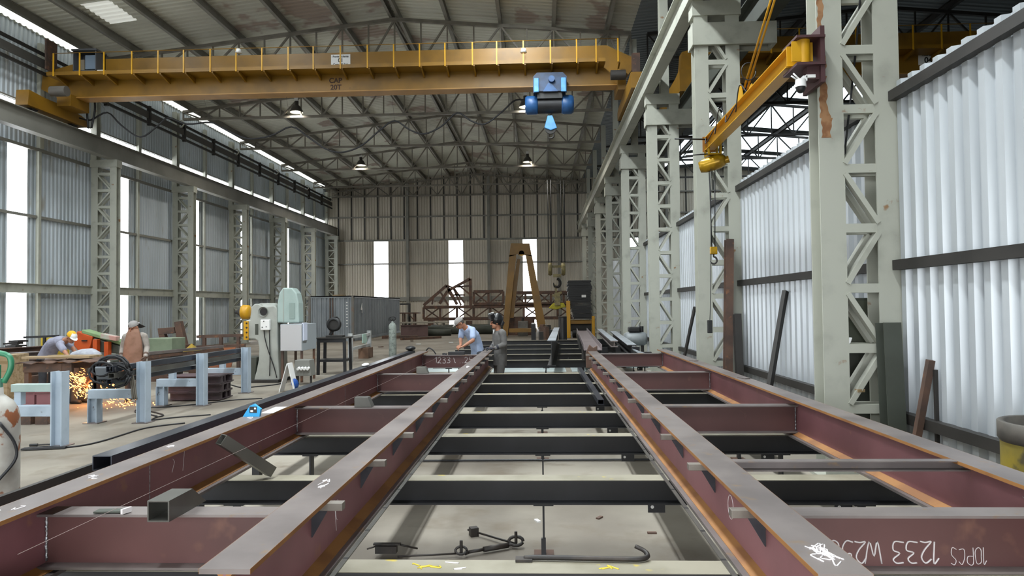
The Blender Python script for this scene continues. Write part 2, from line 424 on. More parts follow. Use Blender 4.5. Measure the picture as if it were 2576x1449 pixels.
RLAB = ['', 'second lattice column from the camera in the right row, with dark beams leaning on it', 'third lattice column from the camera in the right row', 'fourth lattice column from the camera in the right row',
        'fifth lattice column from the camera in the right row', 'sixth lattice column from the camera in the right row', 'seventh lattice column from the camera, far down the right row', 'last lattice column of the right row, nearest the back wall']
random.seed(17)
def stain(x0, x1, z0, z1, n=14):
    m = MB(); y = YR[0]-.1318; zz = [z0+(z1-z0)*i/n for i in range(n+1)]; L = [(x0+.006*math.sin(z*31)+.004*math.sin(z*77), z) for z in zz]; Rr = [(x1+.014*math.sin(z*9+1)+.010*math.sin(z*23)+.005*math.sin(z*61), z) for z in zz]
    for i in range(n): m.add([(*[L[i][0]], y, L[i][1]), (Rr[i][0], y, Rr[i][1]), (Rr[i+1][0], y, Rr[i+1][1]), (L[i+1][0], y, L[i+1][1])], [(0, 1, 2, 3)])
    return m.build('rust_stain', mat('rust_stain', '#9a7350', '#7d5536', 9, .4, .65, .8), cA, recalc=False)
stain(2.86, 2.945, 3.42, 3.62, 24); stain(2.845, 2.93, 3.62, 4.05, 40); stain(2.84, 2.90, 4.05, 5.2, 80)
cL = make_column(.95, 'lattice_column', 'lattice column behind the left bend of the hall, left of the first wall strip in view', 0, .08, 10.6)
cL.location = (-16.32, YL[0], 0)
LLAB = ['grey lattice column at the left wall outside the edge of view', 'nearest lattice column of the left row, behind the orange band saw', 'second lattice column of the left row, beside the rusty angle frame', 'third lattice column of the left row, left of the punch press',
        'fourth lattice column of the left row, behind the press flywheel guard', 'fifth lattice column of the left row, above the shipping container', 'last lattice column of the left row, in the back corner']
cL['label'] = LLAB[1]; cL.location = (-16.32, YL[1], 0)
for y, l in list(zip(YL, LLAB))[2:]: dup(cL, (-16.32, y, 0), l)
for y, l in list(zip(YR, RLAB))[1:]:
    c = dup(cA, (2.83, y, 0), l)
    for s_ in kids(c):
        if 'stain' in s_.name: bpy.data.objects.remove(s_)
# knee braces from left columns back to wall top are part of the girts; runway beams
m = MB().ext((-15.55, 4.0, 7.56), (-15.55, YB-.2, 7.56), Ipro(.3, .62, .025, .016)); rb = m.build('runway_beam', beam_grey)
tag(rb, 'long grey crane runway beam along the left wall', 'beam')
MB().box((-15.58, 4.0, 7.87), (-15.52, YB-.2, 7.91)).build('crane_rail', tube_steel, rb)
m = MB().ext((2.86, 2.0, 7.56), (2.86, YB-.4, 7.56), Ipro(.26, .62, .022, .016)); rb = m.build('runway_beam', col_paint)
tag(rb, 'pale grey crane runway beam along the right column row', 'beam')
MB().box((2.83, 2.0, 7.87), (2.89, YB-.4, 7.91)).build('crane_rail', tube_steel, rb)
m = MB().ext((4.1, 2.0, 7.17), (4.1, YB-.4, 7.17), Ipro(.3, .66, .022, .016)); rb = m.build('runway_beam', olive)
tag(rb, 'dark crane runway beam of the next aisle, on the column corbels', 'beam')

# ---- purlins
PX = [-15.6, -14.25, -12.4, -10.55, -8.7, -6.85, -5.0, -3.15, -1.3, .55, 2.4]
for i, x in enumerate(PX):
    z = roof_z(x)-.135
    if i == 6: m = MB().ext((x-.13, 8, z), (x-.13, YB, z), Cpro(.1, .24, .014)).ext((x+.13, YB, z), (x+.13, 8, z), Cpro(.1, .24, .014))
    else: m = MB().ext((x, 8, z), (x, YB, z), Ipro(.12, .25, .014, .01))
    k = i-6
    l = 'double steel purlin along the roof ridge' if k == 0 else ('%s roof purlin %s of the ridge, running the hall length' % (ORD[abs(k)-1], 'left' if k < 0 else 'right'))
    tag(m.build('roof_purlin', purlin_m), l, 'purlin', 'roof purlins')
for i, x in enumerate((5.2, 7.3, 9.4, 11.8, 14, 16.5)):
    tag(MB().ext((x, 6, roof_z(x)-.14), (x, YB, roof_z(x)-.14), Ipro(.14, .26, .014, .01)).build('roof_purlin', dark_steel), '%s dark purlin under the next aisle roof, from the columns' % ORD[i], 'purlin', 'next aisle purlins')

# ---- roof trusses
def make_truss(name, label, y, xs, bz, m, drop=.26, group='roof trusses'):
    """xs: panel points; diagonals fan from every second (purlin) node."""
    t = thing(name, label, 'truss', (xs[len(xs)//2], y, bz), group)
    tz = [roof_z(x)-drop-.06 for x in xs]
    def chord(pts, nm, w, h):
        mb = MB()
        for a, b in zip(pts, pts[1:]): mb.bar(a, b, w, h)
        mb.build(nm, m, t)
    chord([V((x, y, z)) for x, z in zip(xs, tz)], 'top_chord', .12, .11)
    chord([V((xs[0], y, bz)), V((xs[-1], y, bz))], 'bottom_chord', .12, .1)
    for i, x in enumerate(xs):
        if tz[i]-bz > .1: MB().bar((x, y, bz), (x, y, tz[i]), .05, .05, up=(0, 1, 0)).build('vertical_web', m, t)
        if i+1 < len(xs):
            p, q = (V((x, y, tz[i])), V((xs[i+1], y, bz))) if i % 2 == 0 else (V((x, y, bz)), V((xs[i+1], y, tz[i+1])))
            MB().bar(p, q, .06, .06, up=(0, 1, 0)).build('diagonal_web', m, t)
    return t
def panel(px):
    o = []
    for a, b in zip(px, px[1:]): o += [a, (a+b)/2]
    return o+[px[-1]]
MXS = panel([-15.9, -14.25, -12.4, -10.55, -8.7, -6.85, -5.0, -3.15, -1.3, .55, 2.4, 3.2])
TLAB = ['roof truss behind the yellow crane girder, nearest in view', 'first full roof truss beyond the yellow crane', 'second roof truss beyond the yellow crane', 'third roof truss beyond the yellow crane', 'last roof truss before the back wall']
tr = None
for y, l in zip((23.9, 30.3, 36.2, 42.1, 48.2), TLAB):
    if tr is None: tr = make_truss('roof_truss', l, y, MXS, 10.28, truss_paint)
    else: dup(tr, (tr.location.x, y, 10.28), l)
make_truss('roof_truss', 'gable truss flat against the back wall', YB-.35, MXS, 10.28, truss_paint)
RXS = panel([3.8, 5.2, 7.3, 9.4, 11.8, 14, 16.5, 19.5])
tr = None
for i, y in enumerate((18.3, 24.1, 29.9, 35.6, 41.3, 47.0)):
    l = '%s dark roof truss of the next aisle, seen through the right columns' % ORD[i]
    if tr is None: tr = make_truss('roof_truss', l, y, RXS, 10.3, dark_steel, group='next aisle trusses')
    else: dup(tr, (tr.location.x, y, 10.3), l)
# roof bracing rods under the left slope are thin round bars
# ---- conductor walkway rails along the left eave
t = thing('conductor_rail', 'dark double conductor rail with posts along the left eave', 'rail', (-15.9, 5, 9.3))
for z in (9.4, 10.02): MB().box((-15.95, 5, z-.045), (-15.87, YB-.3, z+.045)).build('rail', dark_steel, t)
MB().box((-15.93, 5, 9.58), (-15.89, YB-.3, 9.86)).build('channel', mat('grey_channel', '#4c4a46', rough=.6), t)
k = 0
y = 8.0
while y < 51:
    MB().box((-15.98, y-.05, 9.3), (-15.84, y+.05, 10.1)).build('post', dark_steel, t); y += 2.8
for y in YL[1:]:
    MB().tube([(-16.0, y-.3, 10.1), (-15.8, y-.3, 10.15), (-15.7, y-.3, 10.0), (-15.8, y-.3, 9.86), (-16.0, y-.3, 9.84)], .035, 8).build('rail_bracket', col_paint, t)
# ================================================================== the welded frames and their supports
ZT = .89; HB = .35; ZB = ZT-HB
def long_beam(t, name, x, y0, y1, inner):
    """primer-red web, bright mill flanges, an orange rust line under the outer lip."""
    b, tf, tw = .172, .018, .010
    m = MB(); zc = (ZT+ZB)/2
    m.box((x-tw/2, y0, ZB+tf), (x+tw/2, y1, ZT-tf)); m.cur = 1
    m.box((x-b/2, y0, ZT-tf), (x+b/2, y1, ZT)); m.box((x-b/2, y0, ZB), (x+b/2, y1, ZB+tf)); m.cur = 2
    for s in (-1, 1):   # rust runs along the roots of both flanges
        m.prism([(x+s*tw/2, y0, ZB+tf), (x+s*(tw/2+.05), y0, ZB+tf), (x+s*(tw/2+.05), y0, ZB+tf+.003), (x+s*tw/2, y0, ZB+tf+.028)], (0, y1-y0, 0))
        m.box((x+s*(b/2), y0, ZT-tf), (x+s*(b/2+.0012), y1, ZT))
        m.prism([(x+s*tw/2, y0, ZT-tf), (x+s*(tw/2+.02), y0, ZT-tf), (x+s*tw/2, y0, ZT-tf-.03)], (0, y1-y0, 0))
    return m.build(name, [red_oxide, mill, rust_edge], t)
def cross(t, x0, x1, y, weld=True, z=.825, h=.25, b=.13):
    m = MB(); tf, tw = .012, .009
    m.box((x0, y-tw/2, z-h+tf), (x1, y+tw/2, z-tf)); m.cur = 1
    m.box((x0, y-b/2, z-tf), (x1, y+b/2, z)); m.box((x0, y-b/2, z-h), (x1, y+b/2, z-h+tf))
    o = m.build('crossbeam', [cross_red, mill], t)
    if weld:
        w = MB()
        for x, s in ((x0, 1), (x1, -1)):
            for yy in (y-tw/2-.004, y+tw/2+.004):
                pts = [(x+s*.006+random.uniform(-.002, .002), yy, z-h+.02+(h-.04)*i/24) for i in range(25)]
                w.tube(pts, [.005+random.uniform(-.0012, .0016) for _ in pts], 6)
        w.build('weld_bead', weld_m, o)
    return o
cross_red = mat('crossbeam_primer', '#6c4a48', '#583c3a', 1.0, .3, .7, .42, .15, c3='#7d5a4c', s3=4, t3=(.64, .76))
tabm = mat('bracket_steel', '#7b746c', '#655d56', 6, .4, .7, .5, .3)
gusm = mat('gusset_steel', '#33343a', '#45464c', 6, .4, .7, .45, .3)
CY = [3.17, 6.49, 9.72, 13.45]
TY = [3.14, 4.0, 4.87, 5.77, 6.66, 7.54, 8.42, 9.3, 10.18, 11.06, 11.94, 12.8]
frL = thing('welded_beam_frame', 'left ladder frame of red-primed steel beams with a thin string line across it', 'steel frame', (-1.7, 7, ZB))
frR = thing('welded_beam_frame', 'right ladder frame of red-primed steel beams with chalk lettering on its front crossbeam', 'steel frame', (1.65, 7, ZB))
long_beam(frL, 'outer_beam', -2.315, 1.0, 13.6, 0); long_beam(frL, 'inner_beam', -1.06, 2.29, 13.75, 1)
long_beam(frR, 'outer_beam', 2.32, 1.0, 13.6, 0); long_beam(frR, 'inner_beam', .955, 2.27, 13.15, 1)
for y in CY:
    cross(frL, -2.31, -1.065, y); cross(frR, .96, 2.315, y)
MB().ext((.96, 3.9, .862), (2.30, 3.9, .862), Cpro(.06, .055, .006)).build('tie_channel', mill, frR)
def bracket(t, x, y, s):
    """flat tread bracket standing off the web, a triangular gusset under it."""
    b = MB().box((x+s*.006, y-.02, .838), (x+s*.155, y+.03, .872)).build('tread_bracket', tabm, t, .002)
    zt = .838
    MB().prism([(x+s*.008, y, zt), (x+s*.085, y, zt), (x+s*.012, y, zt-.125), (x+s*.008, y, zt-.125)], (0, .008, 0)).build('gusset', gusm, b)
for y in TY: bracket(frL, -1.06, y, 1)
for y in TY: bracket(frR, .955, y-.1, -1)
# square tube stubs on the left crossbeams
def stub(y, open_front):
    x0, x1, z0, z1 = -1.73, -1.632, .826, .918; m = MB(); th = .006
    if open_front:   # open end towards the room, mitred back end
        def ring(ya, yb, i):
            return [V((x0+i, ya, z0+i)), V((x1-i, ya, z0+i)), V((x1-i, yb, z1-i)), V((x0+i, yb, z1-i))]
        a, ai, b, bi = ring(2.995, 2.995, 0), ring(2.995, 2.995, th), ring(3.33, 3.2, 0), ring(3.33, 3.2, th)
        fs = []
        for i in range(4):
            j = (i+1) % 4; fs += [(i, j, 8+j, 8+i), (4+j, 4+i, 12+i, 12+j), (j, i, 4+i, 4+j), (8+i, 8+j, 12+j, 12+i)]
        m.add(a+ai+b+bi, fs)
        return m.build('tube_stub', tube_steel, frL)
    m.prism([(x0-.02, y-.05, z0), (x1+.05, y-.05, z0), (x1+.01, y-.05, z1), (x0-.02, y-.05, z1)], (0, .1, 0))
    return m.build('tube_stub', tube_steel, frL, .004)
stub(3.17, True)
for y in CY[1:3]: stub(y, False)
# small dark cover plate left on the front crossbeam
p = MB().cbox((-1.98, 3.14, .832), (.14, .05, .008), .06).build('cover_plate', olive); tag(p, 'small dark plate lying on the front left crossbeam', 'plate')
p = MB().cbox((-1.90, 3.12, .84), (.012, .05, .022), -.3).build('chalk_stick', chalk); tag(p, 'white chalk stick beside the dark plate on the front left crossbeam', 'chalk')
# loose square tube leaning from the left beam down to a support beam
a, b = V((-2.18, 4.66, .87)), V((-1.95, 4.95, .585))
p = MB().hollow(a, b, .075, .075, .005).build('square_tube', tube_steel); tag(p, 'short grey square tube propped slantwise against the left outer beam', 'tube')
# string line
p = MB().tube(wobble((-1.93, 2.5, .86), (-1.80, 13.4, .872), 12, .004), .0011, 4).build('string_line', mat('string', '#8d7c78', rough=.9)); tag(p, 'thin pale string line stretched over the left frame', 'string')
# chalk strokes -------------------------------------------------------------
GL = {'0': [[(.1, .5), (.12, .15), (.35, 0), (.6, .2), (.62, .75), (.4, 1), (.15, .85), (.1, .5)]], '1': [[(.1, .75), (.38, 1), (.36, 0)]],
      '2': [[(.1, .8), (.35, 1), (.62, .75), (.45, .4), (.1, .02), (.4, .08), (.68, .0)]], '3': [[(.1, .95), (.45, 1), (.6, .78), (.3, .55), (.62, .4), (.55, .05), (.1, .05)]],
      '5': [[(.62, 1), (.2, 1), (.15, .58), (.5, .6), (.62, .3), (.4, 0), (.1, .08)]], 'L': [[(.15, 1), (.12, .05), (.6, .05)]],
      'W': [[(.0, 1), (.2, 0), (.4, .7), (.6, 0), (.85, 1)]], 'P': [[(.12, 0), (.12, 1), (.55, .9), (.55, .55), (.14, .5)]],
      'C': [[(.6, .85), (.35, 1), (.1, .6), (.2, .1), (.55, .1)]], 'S': [[(.55, .9), (.3, 1), (.12, .75), (.5, .4), (.4, .02), (.1, .1)]], '.': [[(.3, 0), (.33, .06)]], 'V': [[(.0, .9), (.25, .05), (.35, .2)]]}
def chalk_text(s, o, right, up, size, r, m, name, parent=None, lab=None, adv=.78, jit=.03, xs=1.0):
    """handwritten strokes lying on a face."""
    mb = MB(); x = 0; o, right, up = V(o), V(right).normalized(), V(up).normalized()
    for ch in s:
        if ch == ' ': x += .45; continue
        for st in GL.get(ch, []):
            pts = spline([o+right*(x+a*xs+random.uniform(-jit, jit))*size+up*(b+random.uniform(-jit, jit))*size for a, b in st], 4)
            mb.tube(pts, r, 5)
        x += adv if ch not in '1.' else adv*.62
    return mb.build(name, m, parent)
xw = 3.17-.0045-.001
cbR = [o for o in bpy.data.objects if o.name.startswith('crossbeam') and o.parent is frR][0]
p = chalk_text('10PCS', (1.945, xw, .668), (-1, 0, 0), (0, 0, -1), .072, .0017, chalk, 'chalk_lettering', cbR, adv=.5, xs=.7)
p = chalk_text('1233 W250', (1.745, xw, .697), (-1, 0, 0), (0, 0, -1), .098, .0036, chalk, 'chalk_lettering', cbR, adv=.60, xs=.85)
cbL = [o for o in bpy.data.objects if o.name.startswith('crossbeam') and o.parent is frL][3]
chalk_text('1233 V..250', (-2.08, 13.45-.007, .665), (1, 0, 0), (0, 0, 1), .115, .006, chalk, 'chalk_lettering', cbL)
def scribble(o, a, b, n, r, m, name, parent, k=5):
    mb = MB(); o, a, b = V(o), V(a), V(b)
    for _ in range(n):
        s = o+a*random.uniform(0, .8)+b*random.uniform(0, .8)
        mb.tube(spline([s+a*random.uniform(-.25, .25)+b*random.uniform(-.3, .3) for _ in range(k)], 4), r, 5)
    return mb.build(name, m, parent)
obL, ibL = [o for o in kids(frL) if 'outer' in o.name][0], [o for o in kids(frL) if 'inner' in o.name][0]
obR, ibR = [o for o in kids(frR) if 'outer' in o.name][0], [o for o in kids(frR) if 'inner' in o.name][0]
scribble((.91, 2.36, ZT+.001), (.1, 0, 0), (0, .2, 0), 9, .0028, chalk, 'chalk_mark', ibR)
scribble((-1.1, 3.3, ZT+.001), (.07, 0, 0), (0, .2, 0), 4, .0022, chalk, 'chalk_mark', ibL)
for y in (2.9, 3.45, 4.25, 5.4): scribble((-2.36, y, ZT+.001), (.09, 0, 0), (0, .12, 0), 3, .0022, chalk, 'chalk_mark', obL)
m = MB()   # star scratched on the right outer web
for a in (20, 50, 75, 110, 150): m.tube([V((2.314, 3.42, .775)), V((2.314, 3.42+.07*math.cos(R(a)), .775+.085*math.sin(R(a))))], .0013, 4)
m.build('chalk_mark', chalk, obR)
m = MB(); m.tube([(-1.054, 3.55+.03*math.cos(i/3), .72+.05*math.sin(i/3)) for i in range(15)], .0016, 4); m.tube([(-1.054, 3.5, .78), (-1.054, 3.53, .62)], .0016, 4); m.build('chalk_mark', chalk, ibL)
m = MB(); m.tube([(.949, 3.6+.05*math.cos(i/3), .72+.06*math.sin(i/3)) for i in range(20)], .0016, 4); m.build('chalk_mark', chalk, ibR)
m = MB(); m.tube([(-2.309, 4.28, .82), (-2.309, 4.30, .80), (-2.309, 4.27, .74)], .0018, 4); m.tube([(-2.309, 4.42, .84), (-2.309, 4.40, .72)], .0018, 4); m.build('chalk_mark', chalk, obL)
# ruled seams down the webs
m = MB(); m.box((-2.3098, 4.02, ZB+.02), (-2.3085, 4.027, ZT-.02)); m.box((-2.3098, 8.1, ZB+.02), (-2.3085, 8.11, ZT-.02)); m.build('web_seam', weld_m, obL)

# ---------------------------------------------------------------- black support beams
BY = [3.27, 4.95, 6.58, 7.98, 9.65, 10.95, 12.55, 15.7, 17.6, 19.7, 21.9, 24.7]
def support(y, label, w=5.1, z=ZB, h=.17, b=.16):
    t = thing('support_beam', label, 'beam', (0, y, 0), 'black support beams under the frames')
    m = MB(); tf, tw = .011, .009
    m.box((-w/2, y-tw/2, z-h+tf), (w/2, y+tw/2, z-tf)).box((-w/2, y-b/2, z-h), (w/2, y+b/2, z-h+tf)); m.cur = 1
    m.box((-w/2, y-b/2, z-tf), (w/2, y+b/2, z)); m.cur = 0
    m.box((-w/2, y-b/2-.001, z-tf), (w/2, y-b/2, z-.003))
    m.build('beam', [black_steel, worn_top], t)
    for x in (-2.2, 0, 2.2):
        m = MB().box((x-.007, y-.05, .012), (x+.007, y+.05, z-h-.012)); m.box((x-.07, y-.06, z-h-.014), (x+.07, y+.06, z-h)).box((x-.018, y-.055, .012), (x+.014, y-.03, .13)); m.build('post', black_steel, t)
        MB().box((x-.07, y-.07, 0), (x+.07, y+.07, .012)).build('base_plate', rust, t)
    for x in (.80, 2.1):   # hanging lugs with a bolt hole
        m = MB(); m.box((x-.06, y+.05, z-h-.09), (x+.06, y+.062, z-h)); m.build('lug', black_steel, t)
        MB().cyl((x-.03, y+.049, z-h-.05), (x-.03, y+.064, z-h-.05), .012, 10).build('bolt_hole', white_m, t)
    return t
SL = ['front black support beam with yellow paint marks and a crowbar on top', 'second black support beam from the front, under the slanted square tube', 'third black support beam from the front',
      'fourth black support beam from the front', 'fifth black support beam from the front', 'sixth black support beam from the front', 'seventh black support beam, just before the man with the welding helmet']
s0 = support(BY[0], SL[0])
for y, l in zip(BY[1:7], SL[1:]): dup(s0, (0, y, 0), l)
for i, y in enumerate(BY[7:]):
    l = '%s of the black support beams lying beyond the red frames' % ORD[i]
    c = dup(s0, (.1, y, 0), l); c.scale.x = 1.0
# yellow and white paint marks on the front beam
bm0 = kids(s0)[0]
for i in range(7):
    x = random.uniform(-.9, 1.0); scribble((x, 3.21, ZB+.001), (.16, 0, 0), (0, .11, 0), 2, .004, random.choice([yel_chalk, yel_chalk, chalk]), 'paint_mark', bm0, 3)
# the two brighter frame edge strips: flat bars lying on the support beams beside the inner beams
p = MB().hollow((.715, 8.55, ZB+.032), (.70, 13.0, ZB+.032), .075, .06, .005).build('rectangular_tube', bluetube); tag(p, 'grey rectangular tube lying beside the right inner beam', 'tube')
for s, x, nm in ((-1, -.955, 'left'), (1, .845, 'right')):
    m = MB().box((x-.012, 2.3, ZB), (x+.012, 13.0, ZB+.006)); m.cur = 1
    for k in range(25): m.box((x-.0125, 2.5+k*.42, ZB+.0058), (x+.0125, 2.52+k*.42, ZB+.0066))
    tag(m.build('flat_bar', [tube_steel, black_m]), 'notched flat bar along the foot of the %s inner beam' % nm, 'bar')
# thin rod on the floor across the bay
p = MB().cyl((-1.55, 7.86, .018), (1.28, 7.9, .018), .012, 8).build('steel_rod', black_steel); tag(p, 'thin dark rod lying across the floor between the inner beams', 'rod')
# rectangular tubes outside the left frame
for x, y0, y1, z, w, h, l in ((-2.615, 4.05, 13.9, ZT-.088, .118, .088, 'long dark rectangular tube with its open end beside the left frame'),):
    p = MB().hollow((x, y0, z+h/2), (x+.02, y1, z+h/2), w, h, .006).build('rectangular_tube', bluetube); tag(p, l, 'tube')
for y in (5.2, 9.0, 13.0):
    t = thing('tube_stand', '%s low black stand under the long dark tube' % ORD[(5.2, 9.0, 13.0).index(y)], 'stand', (-2.62, y, 0), 'stands under the long tube')
    MB().box((-2.66, y-.04, .02), (-2.58, y+.04, ZT-.088)).build('post', black_steel, t); MB().box((-2.74, y-.1, 0), (-2.5, y+.1, .02)).build('base_plate', black_steel, t)
p = MB().bar((-2.73, 3.02, .80), (-2.73, 6.8, .80), .03, .05).build('flat_bar', dark_steel); tag(p, 'dark bar lying low outside the left frame, before the long tube', 'bar')
for y in (3.4, 6.6):
    tag(MB().box((-2.77, y-.04, 0), (-2.70, y+.04, .775)).build('bar_stand', black_steel), '%s post under the low dark bar' % ('near' if y < 5 else 'far'), 'stand')
# things lying about on the frame ------------------------------------------
t = thing('welding_magnet', 'bright blue triangular welding magnet on the left outer beam', 'magnet', (-2.33, 6.3, ZT))
p0 = at(637, 1048, Z=ZT)
px, py = p0.x, p0.y
t.location = (px, py, ZT)
MB().prism([(px-.085, py, ZT), (px+.05, py, ZT), (px+.06, py, ZT+.06), (px+.005, py, ZT+.1), (px-.03, py, ZT+.085)], (0, .03, 0)).build('body', mat('magnet_blue', '#2aa3e0', rough=.4), t)
m = MB().box((px-.03, py-.002, ZT+.03), (px+.03, py, ZT+.08)); m.cur = 1; m.box((px-.022, py-.003, ZT+.036), (px+.0, py-.0015, ZT+.052)).box((px+.008, py-.003, ZT+.058), (px+.024, py-.0015, ZT+.072)); m.build('badge', [black_m, white_m], t)
q = at(690, 1032, Z=ZT)
p = MB().cbox((q.x, q.y, ZT+.002), (.1, .36, .003), .04).build('paper_sheet', white_m); tag(p, 'white paper strip lying behind the blue magnet', 'paper')
# turnbuckle and rods on the floor
iron = mat('dark_iron', '#262321', '#3a332e', 8, .4, .7, .55, .3)
t = thing('turnbuckle', 'turnbuckle tie rod with shackles lying on the floor before the post', 'turnbuckle', (-.35, 4.9, 0))
f = lambda u, v, z=.03: at(u, v, Z=z)
A, B, Cc, D = f(1000, 1400), f(1160, 1392), f(1298, 1368), f(1192, 1338)
MB().tube([A, B], .007, 8).build('rod', iron, t)
m = MB()
m.tube([B+V((.03, 0, 0)), B.lerp(Cc, .12)], .014, 8).tube([B.lerp(Cc, .14), B.lerp(Cc, .45)], .012, 8).tube([B.lerp(Cc, .4), B.lerp(Cc, .85)], .02, 8).tube([B.lerp(Cc, .85), Cc], .011, 8)
m.build('sleeve', iron, t)
MB().tube([Cc, D+V((-.05, .05, 0))], .008, 8).build('rod', iron, t)
for P, s in ((B, 1), (Cc, 1.3)):
    m = MB(); m.tube([P+V((.04*s*math.cos(a), .02*math.sin(a), .02+.02*s*math.sin(a))) for a in [i*.5 for i in range(13)]], .009*s, 8)
    m.cyl(P+V((0, .01, .0)), P+V((0, .01, .085)), .011, 8); m.build('shackle', iron, t)
MB().cbox(D, (.06, .06, .07), .4).build('clamp_block', iron, t)
t = thing('beam_clamp', 'black rod clamp lying on the floor at the left tip of the turnbuckle rod', 'clamp', f(970, 1392, 0))
P = f(972, 1392, .03); m = MB().cbox(P+V((0, 0, .03)), (.15, .05, .05)); m.bar(P+V((-.09, 0, .065)), P+V((.1, 0, .065)), .03, .012); m.build('jaw', iron, t)
MB().tube([P+V((-.13, -.03, .04)), P+V((-.07, 0, .05))], .006).build('bolt', iron, t); MB().tube([P+V((.1, 0, .06)), P+V((.2, .1, .0))], .007).build('handle', iron, t)
# crowbar on the front support beam
yb = 3.27
a, b = at(1318, 1400, Z=ZB+.02), at(1610, 1404, Z=ZB+.02)
pts = spline([(a.x, a.y, ZB+.012), (a.x+.05, a.y-.0, ZB+.016), (b.x-.1, b.y, ZB+.016), (b.x, b.y, ZB+.016), (b.x+.04, b.y+.03, ZB+.018), (b.x+.03, b.y+.07, ZB+.03), (b.x-.01, b.y+.09, ZB+.045)], 6)
m = MB(); n = len(pts); m.tube(pts, [.012 if 5 < i < n-8 else .010 for i in range(n)], 8); m.cbox((a.x, a.y, ZB+.008), (.08, .05, .012)); p = m.build('crowbar', iron); tag(p, 'dark steel crowbar with hooked end lying on the front support beam', 'crowbar')
# litter on the floor
for i, (u, v, l) in enumerate(((1640, 1340, 'rusty metal scrap on the floor right of the post'), (1508, 1302, 'small dark chip on the floor past the right shadow'), (1352, 1310, 'pale flaked paint scrap beside the floor post'))):
    P = f(u, v, .006); tag(MB().cbox(P, (.07, .03, .012), i).build('scrap_chip', rust if i < 2 else white_m), l, 'scrap')
# thin pale patches laid flat on the far floor
pale_patch_m = mat('pale_floor_patch_mat', '#c4d0cf', '#b2bfbf', 1, .4, .7, .35, .2)
for i, (x, y, w, l, lab) in enumerate(((-.35, 19.6, 2.0, 2.2, 'left pale flat patch lying on the floor beyond the welder'), (1.25, 19.6, .9, 2.2, 'middle pale flat patch on the floor beyond the welder'), (3.0, 20.4, 1.3, 1.9, 'pale flat patch on the floor beyond the right frame'), (-3.1, 19.6, 1.6, 1.8, 'pale flat patch on the floor beyond the left frame'))):
    tag(MB().cbox((x, y, .012), (w, l, .02)).build('pale_floor_patch', pale_patch_m), lab, 'sheet')
# ================================================================== overhead cranes
def girder(name, label, cat, xl, xr, yw, zb, zt, rail_xs, yx, taper=.9):
    """single box girder with a railed walkway on its near side (y < yw)."""
    t = thing(name, label, cat, ((xl+xr)/2, yw, zb))
    h = zt-zb; zm = zb+.42*h
    out = [(xl+.55, zb), (xr-.45, zb), (xr-.1, zb+.5), (xr, zt-.45), (xr-taper, zt), (xl+1.6, zt-.02), (xl+.05, zt-.42), (xl, zt-.95)]
    MB().prism([(x, yw, z) for x, z in out], (0, .4, 0)).build('box_girder', yel_crane, t)
    MB().box((xl+.6, yw-.06, zb-.03), (xr-.5, yw+.46, zb)).build('bottom_flange', mat('girder_flange_lit', '#a57a3a', '#946a2a', 1.2, .4, .7, .5), t)  # underside coloured lighter for light thrown up from the floor
    # walkway
    w0, w1 = xl+.62, xr-1.0; zw = zb+.56
    m = MB().box((w0, yx, zw-.025), (w1, yw, zw)); m.box((w0, yx-.02, zw-.03), (w1, yx, zw+.08)); m.build('walkway', yel_crane, t)
    for i, x in enumerate(rail_xs):
        p = MB().box((x-.02, yx-.045, zw-.06), (x+.02, yx-.02, zw+.66)).build('handrail_post', yel_clean, t)
        MB().prism([(x+.02, yx, zw-.03), (x+.02, yw, zw-.03), (x+.02, yw, zw-.2), (x+.02, yw-.06, zw-.2), (x+.02, yx, zw-.07)], (.05, 0, 0)).build('walkway_bracket', yel_crane, t)
    MB().tube([(rail_xs[0], yx-.03, zw+.66), (rail_xs[-1], yx-.03, zw+.66)], .012, 6).build('handrail', yel_crane, t)
    return t
CYY = 21.7; YX = 21.1
xl, xr = at(104, 190, Y=CYY).x, at(1600, 190, Y=CYY).x
posts = [at(u, 180, Y=YX).x for u in (136, 202, 263, 333, 399, 463, 530, 595, 660, 726, 789, 857, 925, 991, 1056, 1120, 1189, 1250, 1317, 1385, 1451, 1500, 1555)]
zb, zt = at(800, 231, Y=CYY).z, at(800, 133, Y=CYY).z
cr = girder('overhead_crane', 'long yellow overhead crane girder spanning the hall, marked CAP 20T', 'crane', xl, xr, CYY, zb, zt, posts, YX)
# end trucks
def truck(x, y0, y1, z, m, par, hgt=.55):
    b = MB(); b.prism([(x-.2, y0, z+.08), (x-.2, y0+.05, z+hgt), (x-.2, y0+.7, z+hgt*.9), (x-.2, (y0+y1)/2, z+hgt*.9), (x-.2, y1-.3, z+hgt*.75), (x-.2, y1, z+hgt*.6), (x-.2, y1, z+.08)], (.4, 0, 0))
    o = b.build('end_truck', m, par)
    for yy in (y0+.45, y1-.45): MB().cyl((x-.08, yy, z+.14), (x+.08, yy, z+.14), .16, 16).build('wheel', dark_steel, o)
    return o
truck(-15.55, 20.15, 22.9, 7.9, yel_crane, cr); truck(2.86, 19.9, 23.5, 7.9, yel_crane, cr)
MB().box((-15.35, CYY-.3, 8.3), (xl+1.2, CYY+.6, zb+.02)).build('end_seat', yel_crane, cr); MB().box((xr-.6, CYY-.3, 8.4), (2.7, CYY+.8, zb+.4)).build('end_seat', yel_crane, cr)
MB().cyl((-15.2, CYY-.75, 8.62), (-14.7, CYY-.75, 8.62), .16, 14).build('drive_motor', mat('motor_grey', '#5a5650', rough=.5), cr)
MB().cyl((2.2, CYY-.6, 8.75), (2.65, CYY-.6, 8.75), .15, 14).build('drive_motor', dark_steel, cr)
P, Q = at(101, 103, Y=CYY-.2), at(129, 166, Y=CYY-.2); P.x = max(P.x, -15.68)
